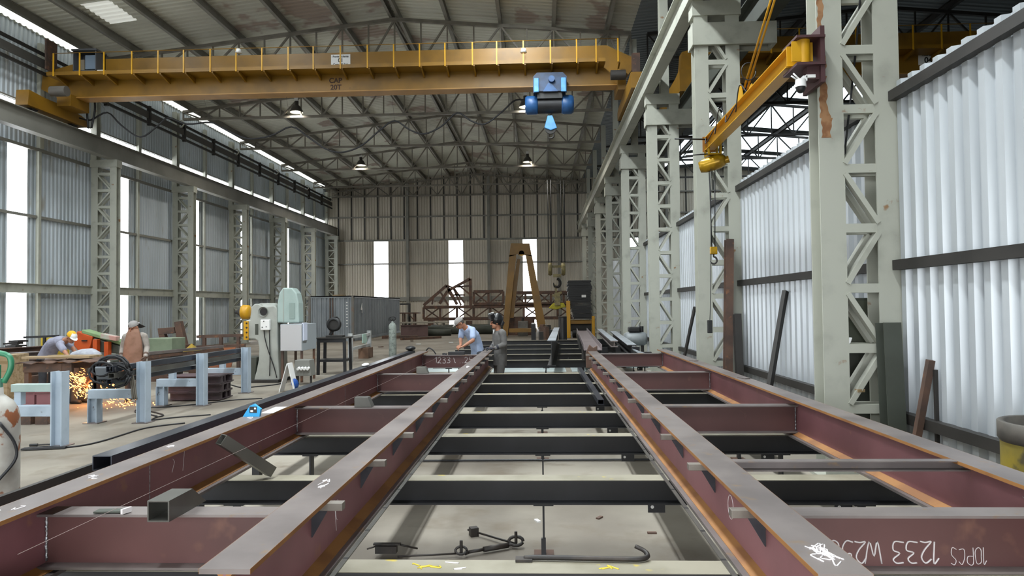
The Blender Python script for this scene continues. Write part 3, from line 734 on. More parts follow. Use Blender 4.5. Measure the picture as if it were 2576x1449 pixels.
m = MB().box((P.x, CYY-.4, Q.z-.15), (Q.x-.02, CYY+.1, P.z)); m.box((P.x-.1, CYY-.25, P.z-.12), (P.x, CYY-.05, P.z-.02)).box((P.x-.12, CYY-.25, P.z-.4), (P.x, CYY-.05, P.z-.3)); m.build('collector_post', rust, cr)
m = MB(); P, Q = at(1588, 140, Y=CYY), at(1608, 200, Y=CYY); m.box((P.x, CYY-.25, Q.z), (Q.x, CYY+.3, P.z)).build('end_plate', rust, cr)
# control cabinet and little white box on the walkway
P, Q = at(185, 129, Y=YX+.15), at(243, 188, Y=YX+.15); Q.z = zb+.56
c = MB().box((P.x, YX+.12, Q.z), (P.x+.03, YX+.6, P.z)).box((Q.x-.03, YX+.12, Q.z), (Q.x, YX+.6, P.z)).box((P.x-.03, YX+.08, P.z), (Q.x+.03, YX+.62, P.z+.05)).box((P.x, YX+.55, Q.z), (Q.x, YX+.6, P.z)).box((P.x, YX+.12, Q.z), (Q.x, YX+.55, Q.z+.16)).build('control_cabinet', mat('cabinet_dark', '#46474a', rough=.5), cr)
MB().box((P.x+.28, YX+.3, Q.z+.25), (Q.x-.12, YX+.54, P.z-.08)).build('switchgear', mat('switchgear', '#6c7a8a', rough=.4), c)
MB().box((P.x+.08, YX+.36, Q.z+.2), (P.x+.22, YX+.54, P.z-.2)).build('relay_block', mat('relay', '#857a68', rough=.5), c)
P, Q = at(243, 176, Y=YX+.15), at(263, 189, Y=YX+.15); Q.z = zb+.56; P.z = Q.z+.17; MB().box((P.x, YX+.15, Q.z), (Q.x, YX+.35, P.z)).build('white_box', white_m, cr, .015)
# capacity lettering and number plate
P, Q = at(833, 140, Y=CYY), at(880, 167, Y=CYY)
s = MB().box((P.x, CYY-.012, at(833, 168, Y=CYY).z), (Q.x+.02, CYY-.002, at(833, 138, Y=CYY).z)).build('number_plate', white_m, cr)
ctr = V(((P.x+Q.x)/2+.01, CYY-.016, (at(833, 168, Y=CYY).z+at(833, 138, Y=CYY).z)/2))
for b_, sz, dz, bo in (('Ponte Rolante', .088, .125, .002), ('01', .17, .0, .004), ('Com. 20 Ton', .088, -.125, .002)):
    text(b_, sz, ctr+V((0, 0, dz)), (1, 0, 0), (0, 0, 1), black_m, 'plate_lettering', s, .002, bold=bo)
dk = mat('stencil_brown', '#3a2210', rough=.7)
text('CAP', .22, at(844, 203, Y=CYY-.006), (1, 0, 0), (0, 0, 1), dk, 'capacity_lettering', cr, .002, bold=.006)
text('20T', .22, at(845, 220, Y=CYY-.006), (1, 0, 0), (0, 0, 1), dk, 'capacity_lettering', cr, .002, bold=.006)
# small flood lamps on the handrail
for u, v in ((600, 122), (1317, 121)):
    P = at(u, v, Y=YX); MB().lathe([(0, 0), (.07, .02), (.1, .14), (.0, .14)], P, (0, 0, -1), 12).build('flood_lamp', white_m, cr)
# hoist: trolley, drum, ropes, hook block - travels on its own
hx = at(1383, 240, Y=CYY+.25).x; zf = at(1383, 226, Y=CYY+.2).z
t = thing('rope_hoist', 'blue rope hoist trolley hanging under the yellow crane girder', 'hoist', (hx, CYY+.2, zf-.75))
hy = CYY+.2
for s_ in (-1, 1):
    m = MB(); y = hy+s_*.48; m.prism([(hx-.52, y, zf-.25), (hx-.52, y, zf+.25), (hx-.4, y, zf+.38), (hx+.4, y, zf+.38), (hx+.52, y, zf+.25), (hx+.52, y, zf-.25), (hx+.3, y, zf-.2), (hx-.3, y, zf-.2)], (0, .05*s_, 0))
    p = m.build('trolley_plate', mat('trolley_blue', '#1d3c60', '#16304e', 4, rough=.45), t)
    for dx in (-.34, .34): MB().cyl((hx+dx, y-.04*s_, zf+.08), (hx+dx, y-.14*s_, zf+.08), .11, 14).build('trolley_wheel', dark_steel, p)
y = hy-.53
for dx in (-.42, .42): MB().box((hx+dx-.08, y-.06, zf-.24), (hx+dx+.08, y, zf+.2)).build('side_cheek', blue_light, t, .02)
MB().cyl((hx+.05, y, zf+.15), (hx+.05, y-.12, zf+.15), .1, 14).build('gearbox_cover', blue_hoist, t)
MB().prism([(hx-.22, y, zf-.22), (hx+.25, y, zf-.22), (hx+.05, y, zf+.02), (hx-.05, y, zf+.05)], (0, -.03, 0)).build('cover', blue_hoist, t)
MB().box((hx-.4, hy-.45, zf-.40), (hx+.38, hy+.4, zf-.2)).build('frame', black_m, t)
zd = at(1383, 264, Y=CYY+.1).z
MB().cyl((hx-.38, hy-.1, zd), (hx+.36, hy-.1, zd), .27, 24).build('rope_drum', black_steel, t)
MB().lathe([(0, 0), (.24, 0), (.29, .06), (.29, .36), (.26, .4), (0, .4)], (hx-.78, hy-.1, zd), (1, 0, 0), 22).build('hoist_motor', blue_hoist, t)
MB().lathe([(0, 0), (.28, 0), (.3, .05), (.3, .3), (.25, .38), (0, .4)], (hx+.36, hy-.1, zd), (1, 0, 0), 22).build('gearbox', blue_hoist, t)
zh = at(1385, 318, Y=hy).z; hx2 = at(1385, 318, Y=hy).x
m = MB()
for dx in (-.1, -.03, .04): m.tube([(hx+.05+dx*.6, hy-.1, zd-.1), (hx2+dx*.7, hy-.1, zh+.1)], .011, 6)
m.build('wire_rope', rubber, t)
MB().prism([(hx2-.09, hy-.2, zh+.3), (hx2+.06, hy-.2, zh+.3), (hx2+.2, hy-.2, zh-.1), (hx2+.0, hy-.2, zh-.17), (hx2-.2, hy-.2, zh-.08)], (0, .22, 0)).build('hook_block', blue_light, t, .02)
MB().cyl((hx2, hy-.15, zh-.1), (hx2, hy-.03, zh-.1), .17, 20).build('sheave', dark_steel, t)
MB().tube([(hx2+.1*math.sin(a)*1.0, hy-.1, zh-.3+.1*math.cos(a)) for a in [i*.45 for i in range(10)]], [.03]*8+[.02, .012], 8).build('hook', dark_steel, t)
# festoon cable slung below the girder
pts = [at(u, v, Y=CYY+.8) for u, v in ((200, 297), (228, 302), (270, 283), (305, 315), (353, 345), (395, 318), (424, 296), (470, 312), (530, 308), (560, 322), (620, 348), (680, 342), (733, 319), (775, 345), (820, 375), (862, 383), (910, 366), (955, 328), (993, 304), (1030, 326), (1067, 337), (1110, 318), (1150, 284), (1185, 304), (1220, 312), (1262, 282), (1297, 252), (1337, 254))]
t = thing('festoon_cable', 'black festoon cable looping below the yellow crane girder to the hoist', 'cable', pts[0])
MB().tube(spline(pts, 4), .028, 6).build('cable', rubber, t)
for u in (270, 424, 530, 733, 993, 1150, 1297):
    P = at(u, 300, Y=CYY+.8); q = min(pts, key=lambda p: abs(p.x-P.x)); MB().tube([(q.x, q.y, q.z), (q.x, q.y-.45, zb-.034)], .004, 4).build('hanger', tube_steel, t)
for u0, u1 in ((220, 222), (238, 230)):
    a, b = at(u0, 250, Y=CYY+.7), at(u1, 322, Y=CYY+.7); tag(MB().tube(spline([a, a.lerp(b, .4)+V((.05 if u0 > 225 else -.03, 0, 0)), b], 5), .035, 6).build('drop_cable', rubber), '%s of two black cables dropping from the crane end by the left wall' % ('left' if u0 < 230 else 'right'), 'cable')
# crane of the next aisle
x0, x1 = 4.35, 19.2
c4 = girder('overhead_crane', 'yellow crane girder marked 04 in the next aisle, behind the right columns', 'crane', x0, x1, CYY-.4, zb, zt, [x0+.9+.82*i for i in range(17)], YX-.4)
truck(4.1, 19.2, 23.0, 7.55, yel_crane, c4, .7)
ctr = at(2338, 149, Y=CYY-.42); s = MB().box((ctr.x-.32, CYY-.415, ctr.z-.17), (ctr.x+.32, CYY-.402, ctr.z+.17)).build('number_plate', white_m, c4)
text('04', .24, ctr+V((-.03, 0, -.03)), (1, 0, 0), (0, 0, 1), black_m, 'plate_lettering', s, .004, bold=.006)
text('Ponte Rolante', .075, ctr+V((0, 0, .12)), (1, 0, 0), (0, 0, 1), black_m, 'plate_lettering', s, .004)

# ------------------------------------------------------------------ pendant lamps
lampm = mat('lamp_shade', '#4a4844', rough=.4); lampin = mat('lamp_reflector', '#d8d8d4', rough=.3); bulb = mat('lamp_bulb', (1, .97, .9), None, emit=12)
def lamp(loc, label, top):
    x, y, z = loc; t = thing('pendant_lamp', label, 'lamp', (x, y, z))
    m = MB(); m.lathe([(.30, 0), (.29, .05), (.17, .27), (.09, .33), (.09, .50), (0, .50)], (x, y, z), (0, 0, 1), 24); m.build('shade', lampm, t)
    MB().lathe([(.285, .004), (.27, .05), (.155, .265), (0, .28)], (x, y, z), (0, 0, 1), 24).build('reflector', lampin, t)
    MB().ball((x, y, z+.10), (.07, .07, .1)).build('bulb', bulb, t)
    MB().box((x-.08, y-.06, z+.5), (x+.08, y+.06, z+.66)).build('ballast', white_m, t)
    MB().tube([(x, y, z+.66), (x, y, top)], .012, 6).build('stem', tube_steel, t)
    l = bpy.data.lights.new('lamp_light', 'SPOT'); l.energy = 1800; l.spot_size = R(140); l.spot_blend = .6; l.shadow_soft_size = .2; l.color = (1, .95, .86)
    o = bpy.data.objects.new('lamp_light', l); COL.objects.link(o); o.location = (x, y, z-.02)
for u, v, y, l in ((746, 283, 30.3, 'pendant lamp under the truss beyond the crane, left of the hoist'), (1322, 270, 30.3, 'pendant lamp beside the blue hoist drum'), (908, 416, 42.1, 'small far pendant lamp left of the ridge'), (1327, 408, 42.1, 'small far pendant lamp below the blue hook')):
    P = at(u, v, Y=y); lamp((P.x, y, P.z), l, max(10.23, P.z+.7))

# ------------------------------------------------------------------ jib arm on the nearest column
pv = at(2021, 133, Y=7.0); px_, py_ = 2.70, 7.0; pz0, pz1 = at(2021, 163, Y=7.0).z, at(2021, 103, Y=7.0).z
px_ = pv.x
t = thing('jib_crane', 'clean yellow jib crane arm pivoted on the nearest right column', 'crane', (px_, py_, pz0))
MB().cyl((px_, py_, pz0), (px_, py_, pz1), .062, 20).build('pivot_tube', yel_clean, t)
dr = mat('bracket_maroon', '#44282a', rough=.6)
m = MB().box((px_-.1, py_-.1, pz1), (2.828, py_+.3, pz1+.025)).box((px_-.1, py_-.1, pz0-.03), (2.828, py_+.3, pz0-.005)).box((2.785, py_-.08, pz0-.2), (2.828, py_+.4, pz1+.12)).box((px_+.02, py_-.04, pz0-.16), (2.80, py_+.08, pz0-.03)); m.build('wall_bracket', dr, t)
e0 = V((px_-.05, py_+.04, (pz0+pz1)/2+.005)); zt_ = e0.z+.1
e1 = at(1783, 348, Z=zt_); e1 = V((e1.x, e1.y, e0.z))
MB().ext(e0+(e1-e0).normalized()*.1, e1, Ipro(.15, .2, .012, .008)).build('arm', yel_clean, t)
m = MB(); m.box((px_-.13, py_-.05, pz0+.02), (px_-.03, py_-.035, pz1-.02)).box((px_-.13, py_+.09, pz0+.02), (px_-.03, py_+.105, pz1-.02)).box((px_+.05, py_+.02, pz0+.04), (px_+.1, py_+.05, pz1-.01)); m.build('pivot_cheek', yel_clean, t)
# tie rod and its gussets
g = e0.lerp(e1, .47); m = MB()
for dx in (-.07, .07): m.prism([(g.x+dx, g.y-.12, zt_), (g.x+dx, g.y+.14, zt_), (g.x+dx, g.y+.08, zt_+.17), (g.x+dx, g.y-.02, zt_+.19)], (.012, 0, 0))
m.build('tie_gusset', yel_clean, t)
top = at(1944, 0, Y=g.y-.85); dirv = top-V((g.x, g.y, zt_+.12)); m = MB()
for dx in (-.022, .022): m.tube([V((g.x+dx, g.y, zt_+.12)), V((g.x+dx, g.y, zt_+.12))+dirv*1.75], .014, 8)
m.build('tie_rod', yel_clean, t)
# loops of cable along the arm
m = MB(); d = (e1-e0)
for k, (a, b) in enumerate(((.40, .52), (.52, .66), (.66, .82), (.82, .98))):
    p, q = e0+d*a+V((-.06, 0, .1)), e0+d*b+V((-.06, 0, .1)); m.tube(spline([p, p.lerp(q, .3)+V((-.05, 0, -.12 if k % 2 else .13)), p.lerp(q, .7)+V((-.05, 0, -.14)), q], 6), .008, 6)
c0 = V((g.x, g.y-.15, zt_+.3)); m.tube([c0+V((.09*math.cos(a), 0, .11*math.sin(a))) for a in [i*.35 for i in range(19)]], .007, 6)
m.build('power_cable', rubber, t)
m = MB(); m.box((e1.x-.1, e1.y-.02, e1.z-.12), (e1.x+.1, e1.y, e1.z+.12)); m.build('end_plate', mat('jib_rusted', '#8a5a1a', rough=.6), t)
m = MB(); m.tube([e1+V((-.05, -.1, .06)), e1+V((-.55, -.1, .08))], .012, 6).tube([e1+V((-.08, -.25, -.2)), e1+V((-.42, -.25, -.22))], .010, 6); m.build('limit_arm', black_m, t)
# the chain hoist on it
hp = e0.lerp(e1, .965)+V((.03, 0, -.1))
t = thing('chain_hoist', 'golden yellow electric chain hoist at the far end of the jib arm', 'hoist', hp+V((0, 0, -.3)))
brass = mat('hoist_yellow', '#b08a1c', '#8f6c14', 6, .4, .7, .25, .4)
m = MB()
for dy in (-.1, .12):
    for dx in (-.09, .09): m.box((hp.x+dx-.012, hp.y+dy-.03, hp.z-.1), (hp.x+dx+.012, hp.y+dy+.03, hp.z+.08))
m.box((hp.x-.1, hp.y-.12, hp.z-.11), (hp.x+.1, hp.y+.14, hp.z-.085)); m.build('trolley', brass, t)
MB().lathe([(0, -.22), (.085, -.21), (.11, -.13), (.115, 0), (.115, .1), (.09, .16), (.05, .2), (0, .2)], (hp.x, hp.y, hp.z-.22), (.9, -.35, .25), 20).build('motor_body', brass, t)
MB().cyl((hp.x+.14, hp.y-.06, hp.z-.2), (hp.x+.22, hp.y-.09, hp.z-.18), .055, 14).build('end_cap', brass, t)
cz0, hk = hp.z-.32, at(1795, 632, Y=hp.y)
m = MB()
for dx in (-.045, .045): m.tube([(hk.x+dx, hp.y, cz0), (hk.x+dx*.5, hp.y, hk.z+.06)], .008, 6)
m.build('chain', rubber, t)
MB().box((hk.x-.055, hp.y-.03, hk.z-.05), (hk.x+.055, hp.y+.03, hk.z+.07)).build('bottom_block', brass, t, .012)
MB().tube([(hk.x+.05*math.sin(a), hp.y, hk.z-.14+.055*math.cos(a)) for a in [i*.5 for i in range(10)]], [.014]*8+[.01, .006], 8).tube([(hk.x, hp.y, hk.z-.05), (hk.x, hp.y, hk.z-.09)], .012).build('hook', dark_steel, t)
pe = at(1786, 838, Y=hp.y); MB().tube(spline([(hp.x-.05, hp.y-.05, cz0), (hk.x-.05, hp.y, hk.z-.5), (pe.x, hp.y, pe.z+.15)], 8), .006, 6).build('pendant_cable', rubber, t)
MB().box((pe.x-.035, hp.y-.03, pe.z), (pe.x+.035, hp.y+.03, pe.z+.2)).build('pendant_control', black_m, t, .008)
# security camera
P = at(2014, 212, Y=6.95)
t = thing('security_camera', 'white dome security camera with two aerials under the jib bracket', 'camera', P)
MB().cyl(P+V((0, 0, -.03)), P+V((0, 0, .045)), .055, 20, .048).build('housing', white_m, t)
MB().ball(P+V((0, 0, -.035)), (.046, .046, .055)).build('dome', black_m, t)
MB().tube([P+V((-.04, 0, .05)), P+V((-.09, 0, .085))], .008).tube([P+V((-.01, 0, .05)), P+V((-.07, 0, .11))], .008).build('aerial', white_m, t)
MB().box(P+V((.02, -.02, .03)), P+V((.06, .08, .08))).box(P+V((.05, -.02, .06)), P+V((.14, .1, .09))).build('mount_arm', white_m, t)
# ------------------------------------------------------------------ along the right wall
a, b = at(2165, -20, Y=7.28), at(2120, 428, Y=7.28)
p = MB().tube(spline([a, a.lerp(b, .35)+V((.01, 0, 0)), b], 6), .011, 6).build('power_cable', rubber); tag(p, 'black cable hanging inside the nearest lattice column', 'cable')
P = at(2125, 868, Y=7.12); zc = .08+.605*2+.045
m = MB(); m.prism([(P.x-.06, 7.125, zc), (P.x+.06, 7.125, zc), (P.x+.085, 7.125, zc+.065), (P.x-.075, 7.125, zc+.065)], (0, .08, 0)); tag(m.build('plastic_tray', white_m, bevel=.01), 'white plastic tray resting on a batten of the nearest column', 'tray')
p = MB().cbox((3.18, 7.13, zc-.6+.135), (.08, .05, .03), .3).build('wood_block', wood); tag(p, 'small wood block on the lower brace of the nearest column', 'block')
tp = at(2243, 812, Y=6.95); m = MB().ext((tp.x-.02, 6.9, 0), (tp.x-.02, 6.98, tp.z), Ipro(.17, .17, .012, .01), up=(0, 1, 0)); tag(m.build('steel_section', olive), 'dark olive steel section standing against the nearest column', 'beam')
a = at(2341, 906, X=3.56); m = MB().bar((3.40, a.y+.15, 0), a, .058, .058); tag(m.build('square_tube', rust), 'rusty square tube leaning on the bright wall by the drum', 'tube')
a = at(2353, 930, X=3.58); m = MB().bar((3.57, a.y-.02, 0), a, .03, .03); tag(m.build('flat_bar', dark_steel), 'dark upright strip behind the rusty leaning tube', 'bar')  # thin dark upright strip set close to the wall
a = at(1976, 732, X=3.56); b = at(1918, 1080, Z=0); m = MB().bar(b, a, .06, .08); tag(m.build('square_tube', dark_steel), 'dark tube leaning on the bright wall between the first two columns', 'tube')
a = at(1748, 772, Y=14.6); b = at(1706, 972, Z=0); m = MB().bar(b, (min(a.x, 3.55), a.y, a.z), .05); tag(m.build('square_tube', dark_steel), 'thin dark tube leaning just beyond the second right column', 'tube')
tp = at(1836, 602, Y=12.35); m = MB().ext((tp.x-.12, 12.25, 0), (tp.x, 12.4, tp.z), Ipro(.13, .16, .012, .01), up=(0, 1, 0)); tag(m.build('steel_section', rust), 'tall brown steel beam standing against the second right column', 'beam')
tp = at(1851, 790, Y=12.2); m = MB().ext((tp.x+.0, 12.0, 0), (tp.x+.02, 12.2, tp.z), Ipro(.12, .12, .012, .01), up=(0, 1, 0)); tag(m.build('steel_section', dark_steel), 'short dark section beside the tall brown beam', 'beam')
# drum
dx, dy = 3.2, 4.5
t = thing('steel_drum', 'scuffed yellow and black steel drum by the right wall', 'drum', (dx, dy, 0))
m = MB(); m.lathe([(0, .0), (.29, .0), (.30, .02)], (dx, dy, 0), n=36); m.cur = 1
m.lathe([(.29, .02), (.29, .30), (.305, .32), (.29, .34), (.29, .56)], (dx, dy, 0), n=36); m.cur = 0; m.lathe([(.29, .56), (.305, .60), (.305, .66), (.29, .70)], (dx, dy, 0), n=36); m.cur = 1; m.lathe([(.29, .70), (.29, .86)], (dx, dy, 0), n=36)
m.cur = 0; m.lathe([(.29, .86), (.305, .88), (.305, .985), (.295, .99), (.27, .985), (.265, .93), (0, .93)], (dx, dy, 0), n=36)
m.build('shell', [mat('drum_black', '#4b463f', '#38342f', 5, .4, .65, .6), drum_y], t)
MB().cyl((dx-.12, dy-.08, .93), (dx-.12, dy-.08, .95), .035, 12).build('bung', dark_steel, t)
# ================================================================== the left work area
def fl(u, v): return at(u, v, Z=0)
Hs = Ipro(.15, .15, .016, .012)
def stand(tall, short_x, zr, label, h=.95, stub=None, grp='pale blue work stands'):
    """H-section post with a lower rail back to a short post."""
    x, y = tall; t = thing('pipe_stand', label, 'stand', (x, y, 0))
    MB().ext((x, y, .012), (x, y, h), Hs, up=(1, 0, 0)).build('tall_post', stand_blue, t)
    MB().box((x-.12, y-.12, 0), (x+.12, y+.12, .012)).build('base_plate', mill, t)
    if short_x is not None:
        MB().ext((short_x, y, .012), (short_x, y, zr-.07), Hs, up=(1, 0, 0)).build('short_post', stand_blue, t)
        MB().box((short_x-.12, y-.12, 0), (short_x+.12, y+.12, .012)).build('base_plate', mill, t)
        MB().box((short_x-.075, y-.06, zr-.07), (x-.075, y+.06, zr+.07)).build('lower_rail', stand_blue, t, .006)
    if stub: MB().box((stub-.05, y-.05, zr+.07), (stub+.05, y+.05, zr+.26)).build('stub', white_m if 0 else stand_blue, t)
    return t
F1 = fl(150, 1122); F2 = fl(361, 1063); F3 = fl(508, 1020); F4 = fl(619, 988)
s1 = stand((F1.x, F1.y), F1.x-.8, .46, 'nearest pale blue work stand, scorched, left of the long dark tube', .97)
MB().box((F1.x-.68, F1.y+.02, .70), (F1.x-.08, F1.y+.14, .80)).build('upper_rail', press_teal, s1, .006); MB().box((F1.x-.64, F1.y+.03, .53), (F1.x-.55, F1.y+.12, .70)).build('stub', stand_blue, s1)
stand((F2.x, F2.y), F2.x-.78, .45, 'second pale blue work stand, with grey cables hanging over its rail')
stand((F3.x, F3.y), F3.x-.75, .42, 'third pale blue work stand, before the stacked dark beams', stub=F3.x-.55)
stand((F4.x, F4.y), F4.x-.76, .45, 'fourth pale blue work stand, beside the punch press', stub=F4.x-.5)
# bars resting along the stands
rx = F2.x-.17
for i, (dx, z, r_, m_, l) in enumerate(((0, .885, .05, bluetube, 'top'), (.03, .79, .045, tube_steel, 'middle'), (-.0, .70, .04, bluetube, 'bottom'))):
    p = MB().hollow((rx+dx, F2.y-.6, z), (F4.x-.17+dx, F4.y+.15, z), r_*2, r_*1.7, .006).build('rectangular_tube', m_); tag(p, '%s of the three long tubes lying along the pale blue stands' % l, 'tube')
m_arm = 0
for F, k in ((F2, 'second'), (F3, 'third'), (F4, 'fourth')):
    pass
# hose and cable bundle draped on the tubes
c = at(288, 940, Y=F2.y-.35); t = thing('cable_bundle', 'tangled black cable bundle draped over the near end of the long tubes', 'cables', (c.x, c.y, 0))
m = MB(); random.seed(11)
for i in range(13):
    r_ = random.uniform(.12, .27); o = c+V((random.uniform(-.1, .1), random.uniform(-.18, .1), random.uniform(-.05, .1)))
    m.tube([o+V((r_*math.cos(a), random.uniform(-.02, .02), r_*.75*math.sin(a))) for a in [k*.45 for k in range(15)]], .017, 6)
m.build('cables', rubber, t)
m = MB(); g = mat('hose_grey', '#6a655c', rough=.6)
for i in range(3):
    a = at(300+6*i, 912, Y=F2.y-.15); m.tube(spline([a, at(325+3*i, 935, Y=F2.y-.12), at(330+4*i, 965, Y=F2.y-.1), at(334+5*i, 1005, Y=F2.y-.1)], 6), .014, 6)
m.build('hose', g, t)
MB().cbox(at(262, 938, Y=F2.y-.5), (.22, .05, .2), .2, .4).build('torch_bracket', mat('bracket_light', '#6c7278', rough=.4), t, .01)
# ---- steel work table with boards
T0 = at(172, 912, Y=11.9)
x0, x1, zt = at(76, 925, Y=11.9).x, at(258, 905, Y=11.9).x, .90
t = thing('work_table', 'dark steel work table with a buckled top at the left', 'table', ((x0+x1)/2, 12.0, 0))
m = MB(); n = 14
top = [(x0+(x1-x0)*i/n, zt-.03+.02*math.sin(i*1.7)+.03*(i/n)) for i in range(n+1)]
m.prism([(x, 11.55, z) for x, z in top]+[(x, 11.55, z-.012) for x, z in reversed(top)], (0, 1.0, 0)); m.build('table_top', rust, t)
MB().box((x0+.1, 11.6, zt-.19), (x1-.35, 11.66, zt-.04)).build('apron_rail', rust, t); MB().box((x0+.1, 12.45, zt-.19), (x1-.3, 12.5, zt-.04)).build('apron_rail', rust, t)
for x, y in ((x0+.15, 11.65), (x0+.75, 11.63), (x0+.88, 12.4), (x1-.45, 12.4)): MB().bar((x, y, 0), (x, y, zt-.05), .075).build('leg', rust, t)
p = MB(); bx0, bx1 = at(82, 900, Y=12.1).x, at(246, 900, Y=12.1).x
tag(MB().cbox(((bx0+bx1)/2, 11.95, zt+.045), (bx1-bx0, .22, .035), .02).build('wood_board', wood), 'long pale wooden board lying on the steel work table', 'board')
tag(MB().cbox(((bx0+bx1)/2+.1, 12.22, zt+.045), (bx1-bx0-.3, .2, .035), -.02).build('wood_board', wood), 'second wooden board at the back of the steel work table', 'board')
# sparks and the glow of the grinding under the table
sp = at(222, 985, Y=12.9); random.seed(5); m = MB()
def streak(p, d, L, r): m.tube([p, p+d*L*.6, p+d*L+V((0, 0, -L*.08))], [r, r*.8, r*.3], 5)
for i in range(260):
    a = random.gauss(.1, .55); d = V((math.cos(a), random.uniform(-.5, .2), -abs(random.gauss(.35, .3)))).normalized(); q = random.random()**1.3
    p = V((sp.x-.2+q*1.25+random.gauss(0, .05), 12.75+random.uniform(-.3, .2), max(.015, .52-.5*q+random.gauss(0, .09)))); streak(p, d, random.uniform(.02, .1), random.uniform(.003, .008))
for i in range(90):
    p = V((sp.x+random.gauss(.0, .17), 12.8+random.uniform(-.1, .1), random.uniform(.12, .52))); streak(p, V((random.uniform(-1, 1), 0, random.uniform(-1, .4))), random.uniform(.02, .07), random.uniform(.005, .012))
for i in range(40):
    p = V((sp.x+random.uniform(.2, 1.5), 12.5+random.uniform(-.4, .4), .012)); streak(p, V((random.uniform(-1, 1), random.uniform(-1, 1), 0)), .02, .008)
o = tag(m.build('grinding_sparks', mat('spark', (1, .36, .11), None, emit=5)), 'spray of orange grinding sparks under and beside the steel work table', 'sparks'); o['kind'] = 'stuff'
l = bpy.data.lights.new('spark_light', 'POINT'); l.energy = 40; l.color = (1, .5, .2); l.shadow_soft_size = .15; o = bpy.data.objects.new('spark_light', l); COL.objects.link(o); o.location = (sp.x+.1, 12.7, .38)
# red primed pieces below the near stand
for u0, u1, l in ((50, 92, 'left'), (97, 134, 'right')):
    a, b = at(u0, 1018, Y=10.6), at(u1, 984, Y=10.6)
    p = MB().ext((a.x, 10.6, (a.z+b.z)/2), (b.x, 10.6, (a.z+b.z)/2), Ipro(.16, b.z-a.z, .012, .1)).build('beam_offcut', red_oxide, bevel=.003); tag(p, '%s of two red primed beam offcuts behind the nearest blue stand' % l, 'offcut')
    q = MB().box((a.x+.02, 10.5, 0), (b.x-.02, 10.7, a.z)).build('packing_block', rust); tag(q, 'rusty packing block under the %s red offcut' % l, 'block')
# ---- steel stock at the far left
random.seed(3)
def stock(u0, v0, u1, v1, y0, y1, w, h, m_, label, nm='stock_beam'):
    a, b = at(u0, v0, Y=y0), at(u1, v1, Y=y1)
    z = (a.z+b.z)/2-h/2; p = MB().ext((a.x, a.y, z), (b.x, b.y, z), Ipro(w, h, .016, .012)).build(nm, m_); return tag(p, label, 'beam', 'steel stock at the left edge')
stock(-70, 884, 128, 866, 15.6, 17.5, .2, .2, rust, 'topmost brown beam of the steel stock at the left edge')
stock(-70, 896, 120, 880, 15.3, 16.6, .2, .2, mill, 'grey beam below the topmost stock beam at the left edge')
stock(-70, 915, 100, 900, 15.2, 16.2, .2, .2, rust, 'third beam down in the steel stock at the left edge')
stock(-70, 940, 80, 925, 15.0, 15.8, .24, .24, dark_steel, 'lowest dark beam in the steel stock at the left edge')
for u, l in ((15, 'left'), (88, 'right')):
    a = fl(u, 975); tag(MB().box((a.x-.08, a.y-.3, 0), (a.x+.08, a.y+1.2, .28)).build('stock_block', rust), '%s rusty bearer block under the steel stock' % l, 'block')
a, b = at(-6, 893, Y=13.6), at(27, 960, Y=13.6); tag(MB().box((a.x, 13.5, 0), (b.x, 14.1, a.z)).build('wood_crate', wood, bevel=.01), 'pale wooden crate at the left edge behind the gas cylinder', 'crate')
a = at(20, 870, Y=17.2); tag(MB().box((a.x-.25, 17.0, 0), (a.x+.3, 17.8, a.z-.146)).build('stock_block', rust), 'rusty block under the small stack of dark plates', 'block'); m = MB()
for i in range(5): m.cbox((a.x+random.uniform(-.1, .15), 17.2+.1*i, a.z-.12+.055*i), (.42-.03*i, .3, .05), random.uniform(-.3, .3))
tag(m.build('plate_stack', dark_steel), 'small stack of dark plates on the stock at the left edge', 'plates')
a, b = at(108, 849, Y=20), at(141, 872, Y=20); m = MB().box((a.x, 19.9, b.z-.3), (b.x, 20.6, a.z)); tag(m.build('yellow_box', mat('box_yellow', '#d6b93a', '#c4a52e', 3, rough=.5), bevel=.015), 'yellow steel box behind the stooping man with the yellow cap', 'box')
tag(MB().box((a.x-.2, 19.8, 0), (b.x+.2, 20.7, b.z-.3)).build('box_bench', rust), 'rusty bench carrying the yellow box', 'bench')
a, b = at(60, 849, Y=18.6), at(148, 845, Y=18.6); t = thing('bar_rack', 'thin black bar rack before the yellow box', 'rack', ((a.x+b.x)/2, 18.6, 0))
MB().bar(a, b, .05, .06).build('bar', black_m, t)
for u in (112, 140): q = at(u, 848, Y=18.6); MB().bar((q.x, 18.6, 0), (q.x, 18.6, q.z), .06).build('leg', black_m, t)
# ---- band saw
Yb = 15.6; pz = lambda u, v, y=Yb: at(u, v, Y=y)
t = thing('band_saw', 'orange and green band saw with a tilted bow behind the workers', 'saw', (pz(250, 880).x, Yb, 0))
MB().prism([pz(193, 833), pz(233, 846), pz(223, 884), pz(205, 893), pz(184, 868)], (0, .32, 0)).build('wheel_guard', orange_m, t, .02)
h = pz(213, 857); MB().box((h.x-.05, Yb-.04, h.z-.012), (h.x+.07, Yb-.01, h.z+.012)).build('guard_handle', black_m, t)
MB().prism([pz(205, 829), pz(312, 862), pz(312, 871), pz(205, 838)], (0, .3, 0)).build('bow', green_m, t, .015)
MB().prism([pz(235, 850), pz(300, 870), pz(300, 890), pz(235, 884)], (0, .2, 0)).build('saw_body', olive, t, .02)
for u, v0, v1 in ((249, 853, 888), (277, 859, 908)):
    a, b = pz(u-5, v0), pz(u+5, v1); MB().box((a.x, Yb-.16, b.z), (b.x, Yb-.02, a.z)).build('blade_guide', orange_m, t, .01)
MB().prism([pz(265, 838), pz(303, 846), pz(302, 857), pz(264, 850)], (0, -.18, 0)).build('control_box', mat('control_box_pink', '#b98e84', '#a9aa9e', 5, rough=.5), t, .01)
